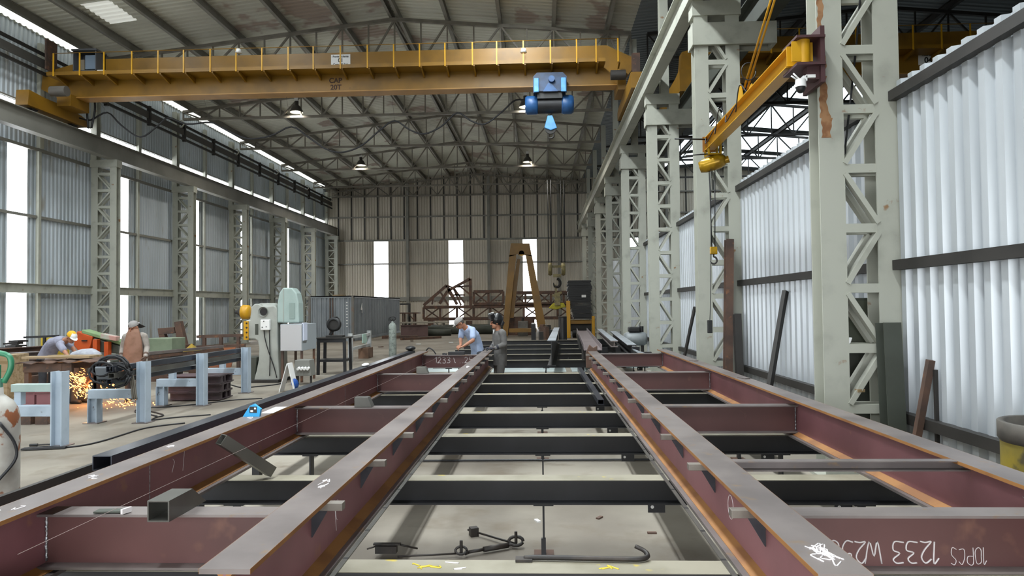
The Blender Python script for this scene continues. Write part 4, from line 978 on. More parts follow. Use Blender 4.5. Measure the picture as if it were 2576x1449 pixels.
a, b = pz(205, 893), pz(300, 905); MB().box((a.x, Yb-.25, 0), (b.x, Yb+.55, b.z)).build('bed', olive, t, .02)
a, b = pz(373, 851, 17.5), pz(437, 886, 17.5)
t = thing('machine_cabinet', 'grey-green machine cabinet behind the man in the brown apron', 'cabinet', ((a.x+b.x)/2, 17.5, 0))
MB().box((a.x, 17.4, b.z), (b.x, 18.1, a.z)).build('body', mat('cabinet_green', '#7f8c74', '#717e67', 2, rough=.5), t, .02); MB().box((a.x+.05, 17.45, 0), (b.x-.05, 18.05, b.z)).build('plinth', dark_steel, t)
MB().cyl((a.x-.05, 17.5, a.z-.12), (a.x-.05, 17.8, a.z-.12), .11, 16).build('pulley', green_m, t)
# conveyor rails beyond, rusty frame, leaning beams, tarp
for i, (v0, v1, m_, l) in enumerate(((889, 873, mill, 'upper'), (898, 880, rust, 'lower'))):
    a, b = at(372, v0, Y=16.4), at(560, v1, Y=19.2); tag(MB().bar((a.x, a.y, a.z), (b.x, b.y, a.z), .09, .07).build('long_bar', m_), '%s long bar lying behind the pale blue stands' % l, 'bar')
for i, (u, y_) in enumerate(((400, 16.8), (500, 18.4))):
    a = at(u, 890, Y=y_); tag(MB().box((a.x-.25, y_-.06, 0), (a.x+.25, y_+.06, a.z-.10)).build('bar_trestle', rust), '%s rusty trestle under the long bars' % ORD[i], 'trestle')
Yf = 20.6; t = thing('angle_iron_trestle', 'rusty angle-iron frame standing left of the punch press', 'frame', (at(555, 870, Y=Yf).x, Yf, 0))
for v in (846, 872): MB().bar(at(495, v+1, Y=Yf), at(617, v-3, Y=Yf), .07, .09).build('rail', rust, t)
for u in (514, 556, 600): a = at(u, 846, Y=Yf); MB().bar((a.x, Yf, 0), a, .09).build('post', rust, t)
a, b = at(515, 874, Y=Yf+.3), at(586, 886, Y=Yf+.3); tag(MB().prism([(a.x, Yf+.15, 0), (b.x, Yf+.15, 0), (b.x, Yf+.5, a.z+.05), (a.x, Yf+.5, a.z)], (0, .04, 0)).build('glow_plate', mat('glow_orange', '#a4623a', '#8a5236', 3, rough=.7)), 'orange glow drawn as a leaning plate behind the angle-iron frame', 'plate')  # orange plate put in to stand for the warm glow behind the frame
for pts, l in ((((437, 810), (452, 808), (466, 866), (446, 868)), 'tallest'), (((396, 826), (437, 823), (440, 838), (398, 842)), 'flat topmost'), (((398, 842), (412, 841), (418, 866), (404, 868)), 'shortest')):
    q = [at(u, v, Y=20.5) for u, v in pts]; bz = min(p.z for p in q)
    tag(MB().prism(q, (0, .2, 0)).build('scrap_beam', rust, bevel=.01), '%s rusty beam piece heaped left of the second left column' % l, 'scrap')
a, b = at(393, 868, Y=20.5), at(468, 868, Y=20.5); tag(MB().box((a.x, 20.2, 0), (b.x, 21, a.z)).build('scrap_bench', rust), 'rusty bench under the heaped beam pieces', 'bench')
c = at(482, 884, Y=19.6); m = MB(); ap = at(482, 864, Y=19.6)
m.add([ap]+[c+V((.28*math.cos(a)*(1+.2*math.sin(3*a)), .28*math.sin(a), -.02)) for a in [i*math.pi/4 for i in range(8)]], [(0, 1+i, 1+(i+1) % 8) for i in range(8)]+[tuple(range(8, 0, -1))]); tag(m.build('yellow_tarp', mat('tarp_yellow', '#a3862a', '#86701f', 6, rough=.7)), 'peaked yellow tarp bundle by the second left column', 'tarp')
tag(MB().cbox((c.x, 19.6, (c.z-.02)/2), (.7, .6, c.z-.04)).build('tarp_crate', rust), 'dark crate under the yellow tarp', 'crate')
# stacked dark beams between the stands
a = fl(415, 1010); bx0, bx1 = a.x, at(556, 1005, Y=a.y).x-.02
for lay in range(3):
    for row in range(3):
        y = a.y+.12+row*.22; z = .09+lay*.155+.001
        p = MB().ext((bx0+random.uniform(-.05, .05), y, z), (bx1+random.uniform(-.06, .02), y, z), Ipro(.2, .15, .016, .05)).build('stacked_beam', mat('stacked_plum', '#4e3c40', '#3a3032', 3, rough=.55))
        tag(p, '%s beam from the front in the %s layer of the dark stack by the blue stands' % (ORD[row], ('bottom', 'middle', 'top')[lay]), 'beam', 'dark beam stack by the stands')
# ---- punch press
base = at(668, 962, Z=0); Yp = base.y
q = lambda u, v, y=Yp: at(u, v, Y=y)
t = thing('punch_press', 'tall grey punch press with yellow ram and grey-green flywheel guard', 'press', (q(665, 960).x, Yp, 0))
out = [(632, 772), (640, 764), (652, 764), (660, 771), (690, 768), (697, 775), (698, 840), (700, 900), (703, 962), (636, 962), (644, 935), (650, 905), (651, 875), (648, 858), (640, 853), (617, 853), (617, 806), (628, 804)]
zf = 0
pts = [q(u, v, Yp) for u, v in out]; mn = min(p.z for p in pts)
pts = [V((p.x, p.y, max(0.001, p.z))) for p in pts]
MB().prism(pts, (0, .62, 0)).build('frame', press_grey, t, .03)
a, b = q(634, 905), q(617, 899); MB().prism([q(612, 898), q(646, 898), q(640, 962), q(630, 962)], (0, .5, 0)).build('bed', olive, t, .02)
MB().box((q(610, 0).x, Yp-.1, 0), (q(702, 0).x, Yp+.75, .07)).build('base', dark_steel, t, .01)
MB().lathe([(0, 0), (.09, .0), (.17, .03), (.18, .17), (.15, .2), (0, .2)], q(629, 785, Yp+.3), (-1, 0, 0), 22).build('ram_housing', yel_clean, t)
MB().lathe([(.15, 0), (.12, .06), (.045, .14), (.04, .19), (0, .19)], q(611, 785, Yp+.3), (-1, 0, 0), 18).build('nose_cone', dark_steel, t)
a, b = q(614, 808), q(626, 855); g = MB().box((a.x, Yp-.03, b.z), (b.x, Yp, a.z)).build('gib_strip', yel_clean, t)
m = MB()
for v in (813, 824, 836, 848): c = q(622, v); m = MB().cyl((c.x, Yp-.03, c.z), (c.x, Yp-.05, c.z), .02, 8).build('bolt', black_m, g)
MB().lathe([(.0, 0), (.19, 0), (.205, .03), (.205, .42), (.0, .42)], q(652, 784, Yp+.25), (1, 0, 0), 24).build('shaft_housing', press_grey, t)
c = q(664, 784, Yp); MB().lathe([(.06, .06), (.105, .05), (.115, 0)], (c.x, Yp-.06, c.z), (0, 1, 0), 22).build('port_ring', press_grey, t); MB().cyl((c.x, Yp-.035, c.z), (c.x, Yp-.028, c.z), .085, 20).build('port_opening', black_m, t)
a, b = q(642, 815), q(650, 842); MB().box((a.x, Yp-.006, b.z), (b.x, Yp-.001, a.z)).build('recess', olive, t)
# flywheel guard
gx0, gx1 = q(697, 0).x, q(751, 0).x; prof = [q(697, 812), q(697, 764), q(702, 737), q(711, 724), q(735, 724), q(746, 738), q(751, 762), q(752, 812)]
gd = MB().prism(prof, (0, .35, 0)).build('flywheel_guard', press_teal, t, .03)
a, b = q(728, 762), q(742, 802); MB().box((a.x, Yp-.012, b.z), (b.x, Yp-.004, a.z)).build('guard_recess_shade', mat('guard_shadow', '#869791', rough=.5), gd, .004)  # plate coloured darker for the shade inside the recess
a, b = q(712, 726), q(714, 810); MB().box((a.x, Yp-.01, b.z), (b.x, Yp-.002, a.z)).build('guard_seam', press_grey, gd)
a, b = q(659, 804), q(682, 830); jb = MB().box((a.x, Yp-.1, b.z), (b.x, Yp, a.z)).build('switch_box', white_m, t, .015)
for u, v in ((668, 808), (664, 823), (674, 822)): c = q(u, v); MB().cyl((c.x, Yp-.1, c.z), (c.x, Yp-.112, c.z), .013, 10).build('button', black_m, jb)
for pts in (((666, 830), (668, 850), (676, 880), (690, 920), (698, 950)), ((679, 830), (680, 860), (681, 900), (680, 945))):
    MB().tube(spline([V((q(u, v).x, Yp-.04, max(.08, q(u, v).z))) for u, v in pts], 5), .012, 6).build('power_cable', rubber, t)
# ---- electrical cabinet on legs, cloth over its edge
Yc = 16.3; a, b = at(705, 816, Y=Yc), at(760, 883, Y=Yc)
t = thing('control_cabinet', 'pale grey electrical cabinet on legs, right of the punch press', 'cabinet', ((a.x+b.x)/2, Yc, 0))
MB().box((a.x, Yc, b.z), (b.x, Yc+1.05, a.z)).build('body', mat('cabinet_side', '#9aa1a6', rough=.5), t, .008)
MB().box((a.x+.01, Yc-.015, b.z+.01), (b.x-.01, Yc, a.z-.01)).build('door', mat('cabinet_face', '#b4b3b4', rough=.45), t, .006)
for x in (a.x+.03, b.x-.03):
    for y in (Yc+.06, Yc+.95): MB().bar((x, y, 0), (x, y, b.z), .05).build('leg', rust, t)
a2 = at(767, 830, Y=Yc+.2); m = MB().box((b.x-.02, Yc+.02, a.z), (b.x+.03, Yc+.3, a.z+.03)).box((b.x+.004, Yc+.02, a.z-.4), (b.x+.03, Yc+.3, a.z+.02)); tag(m.build('paper_roll_cloth', mat('cloth_white', '#c9d0e2', rough=.8), bevel=.012), 'white cloth hanging over the edge of the grey cabinet', 'cloth')
# ---- welding set, socket box, floor sign
a, b = at(742, 905, Y=15.9), at(786, 945, Y=15.9); t = thing('socket_box', 'grey socket box with a row of white plugs under the cabinet', 'box', ((a.x+b.x)/2, 15.9, 0))
MB().prism([(a.x, 15.8, b.z), (b.x, 15.8, b.z), (b.x-.04, 15.8, a.z), (a.x+.03, 15.8, a.z)], (0, .35, 0)).build('body', mat('box_grey', '#777771', rough=.6), t, .012)
for i in range(4):
    c = at(751+8*i, 926, Y=15.75); MB().cyl((c.x, 15.8, c.z), (c.x, 15.70, c.z-.02), .032, 10).build('plug', white_m, t)
for x in (a.x+.05, b.x-.05): MB().bar((x, 15.95, 0), (x, 15.95, b.z+.02), .04).build('leg', dark_steel, t)
s = fl(727, 985); t = thing('floor_sign', 'white folding floor sign with a blue disc by the long dark tube', 'sign', (s.x, s.y, 0))
for k in (-1, 1): MB().prism([(s.x+k*.17, s.y-.14, 0), (s.x+k*.155, s.y-.14, 0), (s.x+.0, s.y-.1, .6), (s.x+.015*k, s.y-.1, .6)], (0, .26, 0)).build('panel', white_m, t)
MB().lathe([(0, 0), (.11, 0), (.11, .006), (0, .006)], (s.x+.135, s.y-.02, .17), (.95, -.35, .28), 20).build('blue_disc', mat('sign_blue', '#1f4f9c', rough=.5), t)
# ---- black stand with a cut-off saw
c = fl(842, 940); zt = .95; t = thing('saw_stand', 'black steel stand carrying the cut-off saw', 'stand', (c.x, c.y, 0))
w = .36
for sx, sy in ((-1, -1), (1, -1), (-1, 1), (1, 1)): MB().bar((c.x+sx*w, c.y+sy*.28, 0), (c.x+sx*w*.95, c.y+sy*.28, zt), .07).build('leg', black_steel, t)
MB().box((c.x-w-.05, c.y-.34, zt), (c.x+w+.05, c.y+.34, zt+.03)).build('top', dark_steel, t); MB().box((c.x-w, c.y-.31, zt-.1), (c.x+w, c.y-.26, zt)).build('apron_rail', black_steel, t); MB().box((c.x-w, c.y-.3, .34), (c.x+w, c.y+.3, .40)).build('shelf', black_steel, t)
t = thing('cutoff_saw', 'black cut-off saw standing on the black stand', 'saw', (c.x, c.y, zt+.03)); z = zt+.03
MB().box((c.x-.2, c.y-.15, z), (c.x+.25, c.y+.15, z+.05)).build('base', dark_steel, t, .01)
MB().bar((c.x-.12, c.y, z+.05), (c.x+.02, c.y, z+.3), .07).build('arm', black_m, t)
MB().cyl((c.x+.0, c.y-.05, z+.33), (c.x+.0, c.y-.02, z+.33), .17, 24).build('disc', dark_steel, t)
MB().lathe([(.13, -.05), (.19, -.05), (.19, .05), (.13, .05)], (c.x+.0, c.y-.04, z+.34), (0, 1, 0), 24).build('disc_guard', black_m, t)
MB().cyl((c.x+.02, c.y+.02, z+.32), (c.x+.02, c.y+.25, z+.32), .08, 16).build('motor', black_m, t)
MB().tube(spline([(c.x-.1, c.y, z+.35), (c.x-.08, c.y, z+.5), (c.x+.06, c.y, z+.54), (c.x+.12, c.y, z+.48)], 5), .018, 8).build('handle', black_m, t)
# ---- far pale stand pair with bag and box
A, B = fl(882, 911), fl(929, 896)
t = thing('pipe_stand', 'far pale grey stand pair with a rag hung on its rail', 'stand', (A.x, (A.y+B.y)/2, 0))
pg = mat('pale_grey_paint', '#b9bcbb', '#a6a9a8', 3, rough=.5)
for P in (A, B): MB().ext((P.x, P.y, 0), (P.x, P.y, .93), Ipro(.13, .13, .016, .012), up=(1, 0, 0)).build('tall_post', pg, t)
for z in (.42, .8): MB().bar((A.x, A.y, z), (B.x, B.y, z), .08, .09).build('rail', pg, t)
c = at(907, 846, Y=23.9); m = MB(); m.prism([(A.x+.05, 23.7, .86), (A.x+.05, 24.1, .86), (A.x+.06, 24.25, .6), (A.x+.06, 24.0, .5), (A.x+.06, 23.6, .55)], (.03, 0, 0)); tag(m.build('green_rag', mat('rag_green', '#a9c4b8', rough=.9), bevel=.01), 'pale green rag hanging on the far stand rail', 'rag')
a = at(912, 888, Y=24.3); tag(MB().box((A.x-.15, 23.9, .0), (A.x+.2, 24.6, .36)).build('cardboard_box', mat('cardboard', '#6e5340', '#5d4636', 3, rough=.8), bevel=.01), 'brown box on the floor under the far stand', 'box')
# ---- gas cylinders
def gas(c, r, h, label, m_, cap=None):
    t = thing('gas_cylinder', label, 'cylinder', c)
    x, y, _ = c
    MB().lathe([(0, 0.0), (r*.92, 0), (r, .02), (r, h), (r*.98, h+.045), (r*.90, h+.085), (r*.72, h+.125), (r*.45, h+.155), (r*.3, h+.17), (r*.28, h+.21), (0, h+.22)], c, n=32).build('body', m_, t)
    return t
c = fl(988, 897); t = gas((c.x, c.y, 0), .135, 1.05, 'worn grey gas cylinder with a black regulator, standing in mid hall', cyl_grey)
MB().cyl((c.x, c.y, 1.27), (c.x, c.y, 1.36), .03, 12).build('valve', dark_steel, t)
m = MB(); m.tube([(c.x+.11*math.cos(a), c.y, 1.36+.07*math.sin(a)) for a in [i*.42 for i in range(16)]], .02, 6); m.cbox((c.x-.09, c.y-.05, 1.33), (.09, .08, .07)); m.build('regulator', black_m, t)
c = V((-3.185, 3.95, 0)); t = gas((c.x, c.y, 0), .118, 1.10, 'scuffed white gas cylinder with a green valve guard at the left edge', cyl_white)
MB().cyl((c.x, c.y, 1.31), (c.x, c.y, 1.36), .032, 14).build('neck', mat('neck_teal', '#5c8f7c', rough=.5), t)
m = MB()
for s_ in (-1, 1): m.tube(spline([(c.x+s_*.045, c.y, 1.34), (c.x+s_*.085, c.y, 1.42), (c.x+s_*.075, c.y, 1.49), (c.x, c.y, 1.515)], 5), [.016]*15+[.014], 8)
m.build('valve_guard', green_p, t); MB().cyl((c.x, c.y, 1.36), (c.x, c.y, 1.44), .022, 12).build('valve', green_p, t)
pts = [(c.x+.09, c.y-.09, 1.12), (c.x+.131, c.y-.03, 1.0), (c.x+.134, c.y-.02, .90), (c.x+.10, c.y-.1, .80), (c.x+.03, c.y-.14, .72), (c.x-.08, c.y-.14, .66)]
tag(MB().tube(spline(pts, 6), .0085, 8).build('gas_hose', rubber), 'black hose lying against the scuffed white gas cylinder', 'hose')
# ---- cables on the floor
def cable(pts, label, r=.011):
    P = [at(u, v, Z=.012) for u, v in pts]; tag(MB().tube(spline(P, 6), r, 6).build('floor_cable', rubber), label, 'cable')
cable(((60, 1128), (110, 1124), (165, 1125), (215, 1119), (262, 1108), (310, 1093), (360, 1078), (410, 1070), (465, 1064)), 'black cable snaking from the left post foot towards the long tube')
cable(((395, 1047), (370, 1041), (340, 1036), (352, 1030), (410, 1043), (392, 1050), (385, 1056), (440, 1050), (530, 1043)), 'black cable looping on the floor behind the second blue stand')
cable(((372, 1026), (440, 1022), (520, 1014), (590, 1006), (660, 1002)), 'black cable running past the third blue stand')
cable(((580, 968), (610, 975), (650, 972), (690, 968), (720, 962)), 'black cable at the foot of the punch press', .014)
a, b = at(55, 1132, Z=.01), at(166, 1127, Z=.01); tag(MB().bar(a+V((0, 0, .01)), b+V((0, 0, .01)), .06, .02).build('flat_bar', black_steel), 'black flat bar on the floor right of the scuffed white cylinder', 'bar')
a = at(92, 1120, Z=.03); t = thing('electrode_holder', 'black electrode holder lying at the left post foot', 'tool', (a.x, a.y, 0)); MB().cyl(a+V((-.09, 0, 0)), a+V((.0, .02, 0)), .018, 10).build('handle', black_m, t); MB().cyl(a+V((.0, .02, 0)), a+V((.14, .05, 0)), .011, 8).build('jaw', dark_steel, t)
# ================================================================== the far end of the hall
# shipping container
c0 = at(890, 860, Y=36.6); cx1 = c0.x; cx0 = cx1-2.44; cy0, cy1, ch = 36.6, 48.8, 2.42
t = thing('shipping_container', 'grey shipping container with white stencil marks by the left wall', 'container', ((cx0+cx1)/2, 42, 0))
m = MB(); m.corr(cy0+.08, cy1-.08, .14, ch-.1, lambda a, z, d: V((cx1-.02-d, a, z)), .28, .036); m.build('side_wall', cont_m, t, recalc=False)
m = MB(); m.corr(cx0+.1, cx1-.1, .14, ch-.1, lambda a, z, d: V((a, cy0+.02+d, z)), .24, .04); m.build('end_wall', cont_m, t, recalc=False)
MB().box((cx0, cy0, ch-.06), (cx1, cy1, ch)).build('roof', cont_m, t)
m = MB(); m.box((cx1-.1, cy0, ch-.12), (cx1, cy1, ch-.001)).box((cx0, cy0, ch-.12), (cx1, cy0+.1, ch-.001)).box((cx1-.1, cy0, 0), (cx1, cy1, .15)).box((cx0, cy0, 0), (cx1, cy0+.1, .15)); m.build('rail_frame', cont_m, t)
for x in (cx0, cx1-.12): MB().box((x, cy0-.004, 0), (x+.12, cy0+.12, ch-.0)).build('corner_post', mat('container_post', '#6d6a64', '#7a5a42', 2, .5, .7, .6), t)
for x in (cx0+1.15, cx0+1.3): MB().box((x, cy0-.03, .2), (x+.05, cy0, ch-.1)).build('lock_rod', rust, t)
for x0_, x1_, y0_, y1_ in ((cx0+.2, cx1-.2, cy0+.3, cy1-.3),): MB().box((x0_, y0_, .05), (x1_, y1_, .15)).build('floor_frame', dark_steel, t)
text('4', .75, (cx1+.012, 38.2, 1.72), (0, 1, 0), (0, 0, 1), white_m, 'stencil_mark', t, .004, bold=.02)
for i in range(9): text('BHKTRAELN'[i] if 0 else '=', .13, (cx1-.36, cy0-.004, 2.05-.16*i), (1, 0, 0), (0, 0, 1), white_m, 'stencil_mark', t, .003, bold=.01)
p = at(837, 747, Y=39); tag(MB().box((-12.1, 40, ch), (-11.5, 40.6, ch+.12)).build('roof_plank', wood), 'small plank lying on the container roof', 'plank')
# workbenches
def bench(x0, x1, y, h, label, m_):
    t = thing('workbench', label, 'workbench', ((x0+x1)/2, y, 0))
    MB().box((x0, y-.4, h-.09), (x1, y+.5, h)).build('top', m_, t)
    for x in (x0+.25, x1-.35):
        for yy in (y-.3, y+.4): MB().bar((x, yy, 0), (x, yy, h-.09), .1).build('leg', m_, t)
    MB().bar((x1-.35, y-.3, h-.55), (x1-.75, y-.3, h-.09), .07).build('brace', m_, t)
    return t
a, b = at(1009, 812, Y=46), at(1128, 812, Y=46); bench(a.x, b.x, 46, a.z+.05, 'long pale workbench right of the shipping container', mat('bench_pale', '#a09a8c', '#8d8678', 2, rough=.6))
a, b = at(1007, 788, Y=50.5), at(1055, 788, Y=50.5); t = bench(a.x, b.x, 50.5, a.z+.05, 'rusty bench against the back wall beside the container', rust)
a = at(1022, 765, Y=51.3); tag(MB().bar((at(1006, 767, Y=51.3).x, 51.3, a.z), (at(1030, 763, Y=51.3).x, 51.3, a.z), .12).bar((at(1030, 763, Y=51.3).x, 51.3, at(1030, 763, Y=51.3).z), (at(1030, 790, Y=51.3).x, 51.3, 0), .15).build('pipe_rack', dark_steel), 'dark pipe bracket standing over the rusty bench', 'bracket')
# stored truss girders
def store_truss(y, u0, u1, v0, v1, n, label, xb=True, group='stored truss girders'):
    a, b = at(u0, v1, Y=y), at(u1, v0, Y=y); t = thing('truss_girder', label, 'truss', ((a.x+b.x)/2, y, a.z), group)
    z0, z1 = a.z, b.z; L = b.x-a.x
    for z in (z0, z1): MB().box((a.x, y-.1, z-.11), (b.x, y+.1, z+.11)).build('chord', rust, t)
    for i in range(n+1):
        x = a.x+L*i/n; MB().bar((x, y, z0), (x, y, z1), .16, .12, up=(0, 1, 0)).build('vertical_web', rust, t)
        if i < n:
            x2 = a.x+L*(i+1)/n; MB().bar((x, y, z0), (x2, y, z1), .09, .07, up=(0, 1, 0)).build('diagonal_web', rust, t)
            if xb and i % 2 == 0: MB().bar((x, y+.08, z1), (x2, y+.08, z0), .09, .07, up=(0, 1, 0)).build('diagonal_web', rust, t)
    return t
store_truss(49.2, 1066, 1445, 769, 803, 9, 'long rusty truss girder stored at the foot of the back wall')
store_truss(49.2, 1192, 1266, 733, 765, 2, 'short rusty truss girder on top of the long one, left of the gantry')
store_truss(49.2, 1290, 1450, 735, 765, 5, 'upper rusty truss girder behind the yellow gantry')
def tri_truss(pts, rods, y, label):
    q = lambda u, v: at(u, v, Y=y)
    c = q(*pts[0]); t = thing('scrap_truss', label, 'truss', c)
    for a, b in zip(pts, pts[1:]): MB().bar(q(*a), q(*b), .2, .14, up=(0, 1, 0)).build('chord', rust, t)
    for a, b in rods: MB().bar(q(*a), q(*b), .12, .1, up=(0, 1, 0)).build('web', rust, t)
tri_truss([(1066, 768), (1124, 718), (1150, 766)], [(((1087, 766)), (1090, 748)), ((1107, 733), (1128, 768)), ((1124, 718), (1140, 724)), ((1140, 724), (1160, 768))], 49.2, 'low triangular rusty truss end before the middle back window')
tri_truss([(1106, 764), (1126, 732), (1183, 701), (1184, 768)], [((1183, 719), (1150, 722)), ((1184, 742), (1152, 716)), ((1140, 722), (1168, 762)), ((1140, 742), (1170, 742)), ((1126, 732), (1150, 764))], 49.2, 'peaked rusty truss end rising before the middle back window')
for i, u in enumerate((1085, 1180, 1300, 1420)):
    a = at(u, 803, Y=49.2); tag(MB().box((a.x-.2, 48.9, 0), (a.x+.2, 49.5, a.z-.11)).build('truss_trestle', rust), '%s rusty trestle from the left under the stored truss girders' % ORD[i], 'trestle')
# dark pipes and plates on the floor
for i, (v, u0, u1, y, r_) in enumerate(((812, 1085, 1268, 47.2, .28), (824, 1060, 1262, 44.7, .28), (842, 1075, 1135, 42.5, .2))):
    a, b = at(u0, v, Y=y), at(u1, v, Y=y); p = MB().lathe([(r_-.03, 0), (r_, 0), (r_, b.x-a.x), (r_-.03, b.x-a.x), (r_-.03, 0)], (a.x, y, r_), (1, 0, 0), 20).build('steel_pipe', olive); tag(p, '%s long dark pipe lying on the floor before the stored trusses' % ('farthest', 'middle', 'nearest')[i], 'pipe')
for i, (y, x0, x1, z) in enumerate(((41.0, at(1003, 0, Y=41).x, at(1066, 0, Y=41).x, .0),)):
    p = MB().ext((x0, y, .36), (x1, y+.6, .36), Ipro(.3, .7, .03, .03)).build('plate_girder', mat('plum_steel', '#6a5350', '#564341', 1.5, rough=.5)); tag(p, 'short plum-coloured plate girder on the floor right of the container', 'beam')
tag(MB().bar((at(1003, 0, Y=37).x, 37, .06), (at(1102, 0, Y=39).x, 39, .06), .12, .12).build('steel_bar', rust), 'rusty bar lying on the floor right of the gas cylinder', 'bar')
tag(MB().cbox((at(1000, 0, Y=39.5).x, 39.5, .08), (2.0, .5, .16), .2).build('plate_stack', rust), 'flat rusty plate pack beside the container foot', 'plates')
# yellow gantry
Yg = 40; g = lambda u, v: at(u, v, Y=Yg)
t = thing('gantry_crane', 'yellow portal gantry with splayed legs before the back wall', 'gantry', (g(1310, 848).x, Yg, 0))
th = (0, .5, 0)
def gz(u, v): p = g(u, v); return V((p.x, p.y, max(0, p.z)))
MB().prism([g(1285, 612), g(1332, 612), g(1338, 645), g(1317, 640), g(1300, 640), g(1281, 646)], th).build('head', yel_crane, t)
MB().prism([g(1281, 642), g(1299, 640), g(1277, 846), gz(1263, 850)], th).build('leg', yel_crane, t)
MB().prism([g(1322, 640), g(1338, 642), g(1372, 815), gz(1352, 824)], th).build('leg', yel_crane, t)
p0 = V((0, 5.2, 0)); MB().prism([g(1300, 650)+p0*0+V((0, .55, 0)), g(1308, 650)+V((0, .55, 0)), g(1291, 800)+V((0, .55, 0)), g(1278, 800)+V((0, .55, 0))], (0, .3, 0)).build('inner_strut', yel_crane, t)
m = MB(); m.cyl(g(1312, 637), g(1312, 637)+V((0, .3, 0)), .16, 14); m.build('sheave', yel_clean, t)
MB().box((g(1272, 0).x, Yg-.3, g(0, 848).z if g(0, 848).z > 0 else .0), (g(1340, 0).x, Yg+.3, g(1300, 826).z)).build('sill_beam', yel_crane, t)
MB().box((g(1358, 0).x, Yg-.2, 0), (g(1374, 0).x, Yg+.8, g(1360, 818).z)).build('foot', yel_crane, t)
a, b = at(1265, 797, Y=42), at(1345, 828, Y=42); tag(MB().box((a.x, 42, 0), (b.x, 42.4, a.z)).build('brown_panel', rust), 'dark brown steel panel behind the gantry sill', 'panel')
a, b = at(1303, 808, Y=41), at(1328, 828, Y=41); t = thing('grey_block', 'grey lifting block standing behind the gantry sill beam', 'block', ((a.x+b.x)/2, 41, 0)); MB().box((a.x, 40.8, 0), (b.x, 41.4, a.z)).build('body', mat('block_grey', '#77746d', '#66635d', 3, rough=.7), t, .02); MB().cyl(((a.x+b.x)/2, 41, a.z), ((a.x+b.x)/2, 41, a.z+.2), .06, 10).build('lifting_eye', dark_steel, t)
a = at(1342, 815, Y=36); t = thing('dark_bollard', 'short dark post with a white cap at the right of the gantry sill', 'post', (a.x, 36, 0)); MB().box((a.x-.12, 35.9, 0), (a.x+.12, 36.1, a.z)).build('post', black_steel, t); MB().box((a.x-.1, 35.88, a.z), (a.x+.1, 36.1, a.z+.06)).build('cap', white_m, t)
# lifting hook and spreader hanging at the far right
Yh = 41; h = lambda u, v: at(u, v, Y=Yh)
hookm = mat('hook_pale_yellow', '#9b8f60', '#7d7350', 5, rough=.5); neon = mat('spreader_yellow', '#c9c01e', '#b0a61a', 4, rough=.45)
t = thing('crane_hook', 'pale yellow twin-sheave hook block hanging before the back wall at right', 'hook', h(1400, 700))
for u in (1384, 1417): a = h(u, 677); MB().lathe([(0, -.12), (.34, -.12), (.4, 0), (.34, .12), (0, .12)], (a.x, Yh, a.z), (1, 0, 0), 20).build('sheave', hookm, t)
a, b = h(1384, 668), h(1417, 673); MB().box((a.x, Yh-.1, b.z), (b.x, Yh+.1, a.z)).build('crosshead', hookm, t)
a, b = h(1391, 690), h(1411, 697); MB().box((a.x, Yh-.12, b.z), (b.x, Yh+.12, a.z)).build('yoke', hookm, t)
c = h(1401, 712); MB().tube([(c.x+.2*math.sin(a), Yh, c.z+.24*math.cos(a)) for a in [i*.4 for i in range(13)]], [.08]*10+[.06, .04, .02], 8).build('hook', dark_steel, t)
m = MB()
for u in (1380, 1388, 1413, 1421): a = h(u, 660); m.tube([(a.x, Yh, a.z), (a.x, Yh, 9.2)], .025, 6)
m.build('wire_rope', rubber, t)
t = thing('spreader', 'bright yellow lifting spreader hung from the far hook', 'spreader', h(1400, 776))
a, b = h(1395, 736), h(1409, 768); MB().box((a.x, Yh-.2, b.z), (b.x, Yh+.2, a.z)).build('mast', hookm, t)
MB().prism([h(1380, 775), h(1392, 762), h(1418, 762), h(1424, 772), h(1398, 779)], (0, .5, 0)).build('spreader_plate', neon, t, .04)
a, b = h(1390, 741), h(1414, 733); MB().bar(h(1389, 745), h(1413, 735), .14).build('arm', hookm, t); MB().bar(h(1399, 735), h(1397, 716), .1).build('shank', hookm, t)
# black bundle on the yellow carrier
Yk = 38; k = lambda u, v: at(u, v, Y=Yk)
t = thing('yellow_carrier', 'yellow wheeled carrier under the tall black bundle', 'carrier', (k(1460, 850).x, Yk, 0))
for u0, u1, v0 in ((1424, 1435, 757), (1488, 1496, 795)): a, b = k(u0, v0), k(u1, 850); MB().box((a.x, Yk-.32, 0), (b.x, Yk-.12, a.z)).build('upright', yel_clean, t, .02)
a, b = k(1434, 806), k(1490, 814); MB().box((a.x, Yk-.15, b.z), (b.x, Yk+1.6, a.z)).build('deck', yel_crane, t)
a, b = k(1436, 815), k(1488, 830); MB().box((a.x, Yk+.1, b.z), (b.x, Yk+1.5, a.z)).build('underframe', dark_steel, t)
for x in (a.x+.2, b.x-.2):
    for y in (Yk+.3, Yk+1.3): MB().cyl((x-.1, y, .28), (x+.1, y, .28), .28, 16).build('wheel', black_m, t)
MB().box((a.x, Yk+.2, .35), (b.x, Yk+1.4, b.z)).build('axle_box', dark_steel, t)
t = thing('black_bundle', 'tall ragged stack of black profile sheets with a white tag', 'bundle', (k(1458, 806).x, Yk+.7, k(1458, 806).z))
random.seed(9); zb_, zt_ = k(1458, 806).z+.08, k(1458, 705).z; n = 22
for i in range(n):
    z = zb_+(zt_-zb_)*i/n; hgt = (zt_-zb_)/n; fr = i/n
    xa, xb = k(1442-14*min(1, fr*1.6)+random.uniform(-2, 2), 700).x, k(1488+random.uniform(-2, 2), 700).x
    MB().prism([(xa, Yk, z), (xb, Yk, z), (xb-.03, Yk, z+hgt*.9), ((xa+xb)/2, Yk, z+hgt*random.uniform(.7, 1.3)), (xa+.03, Yk, z+hgt*.92)], (0, 1.4+random.uniform(-.1, .1), 0)).build('sheet', black_m, t)
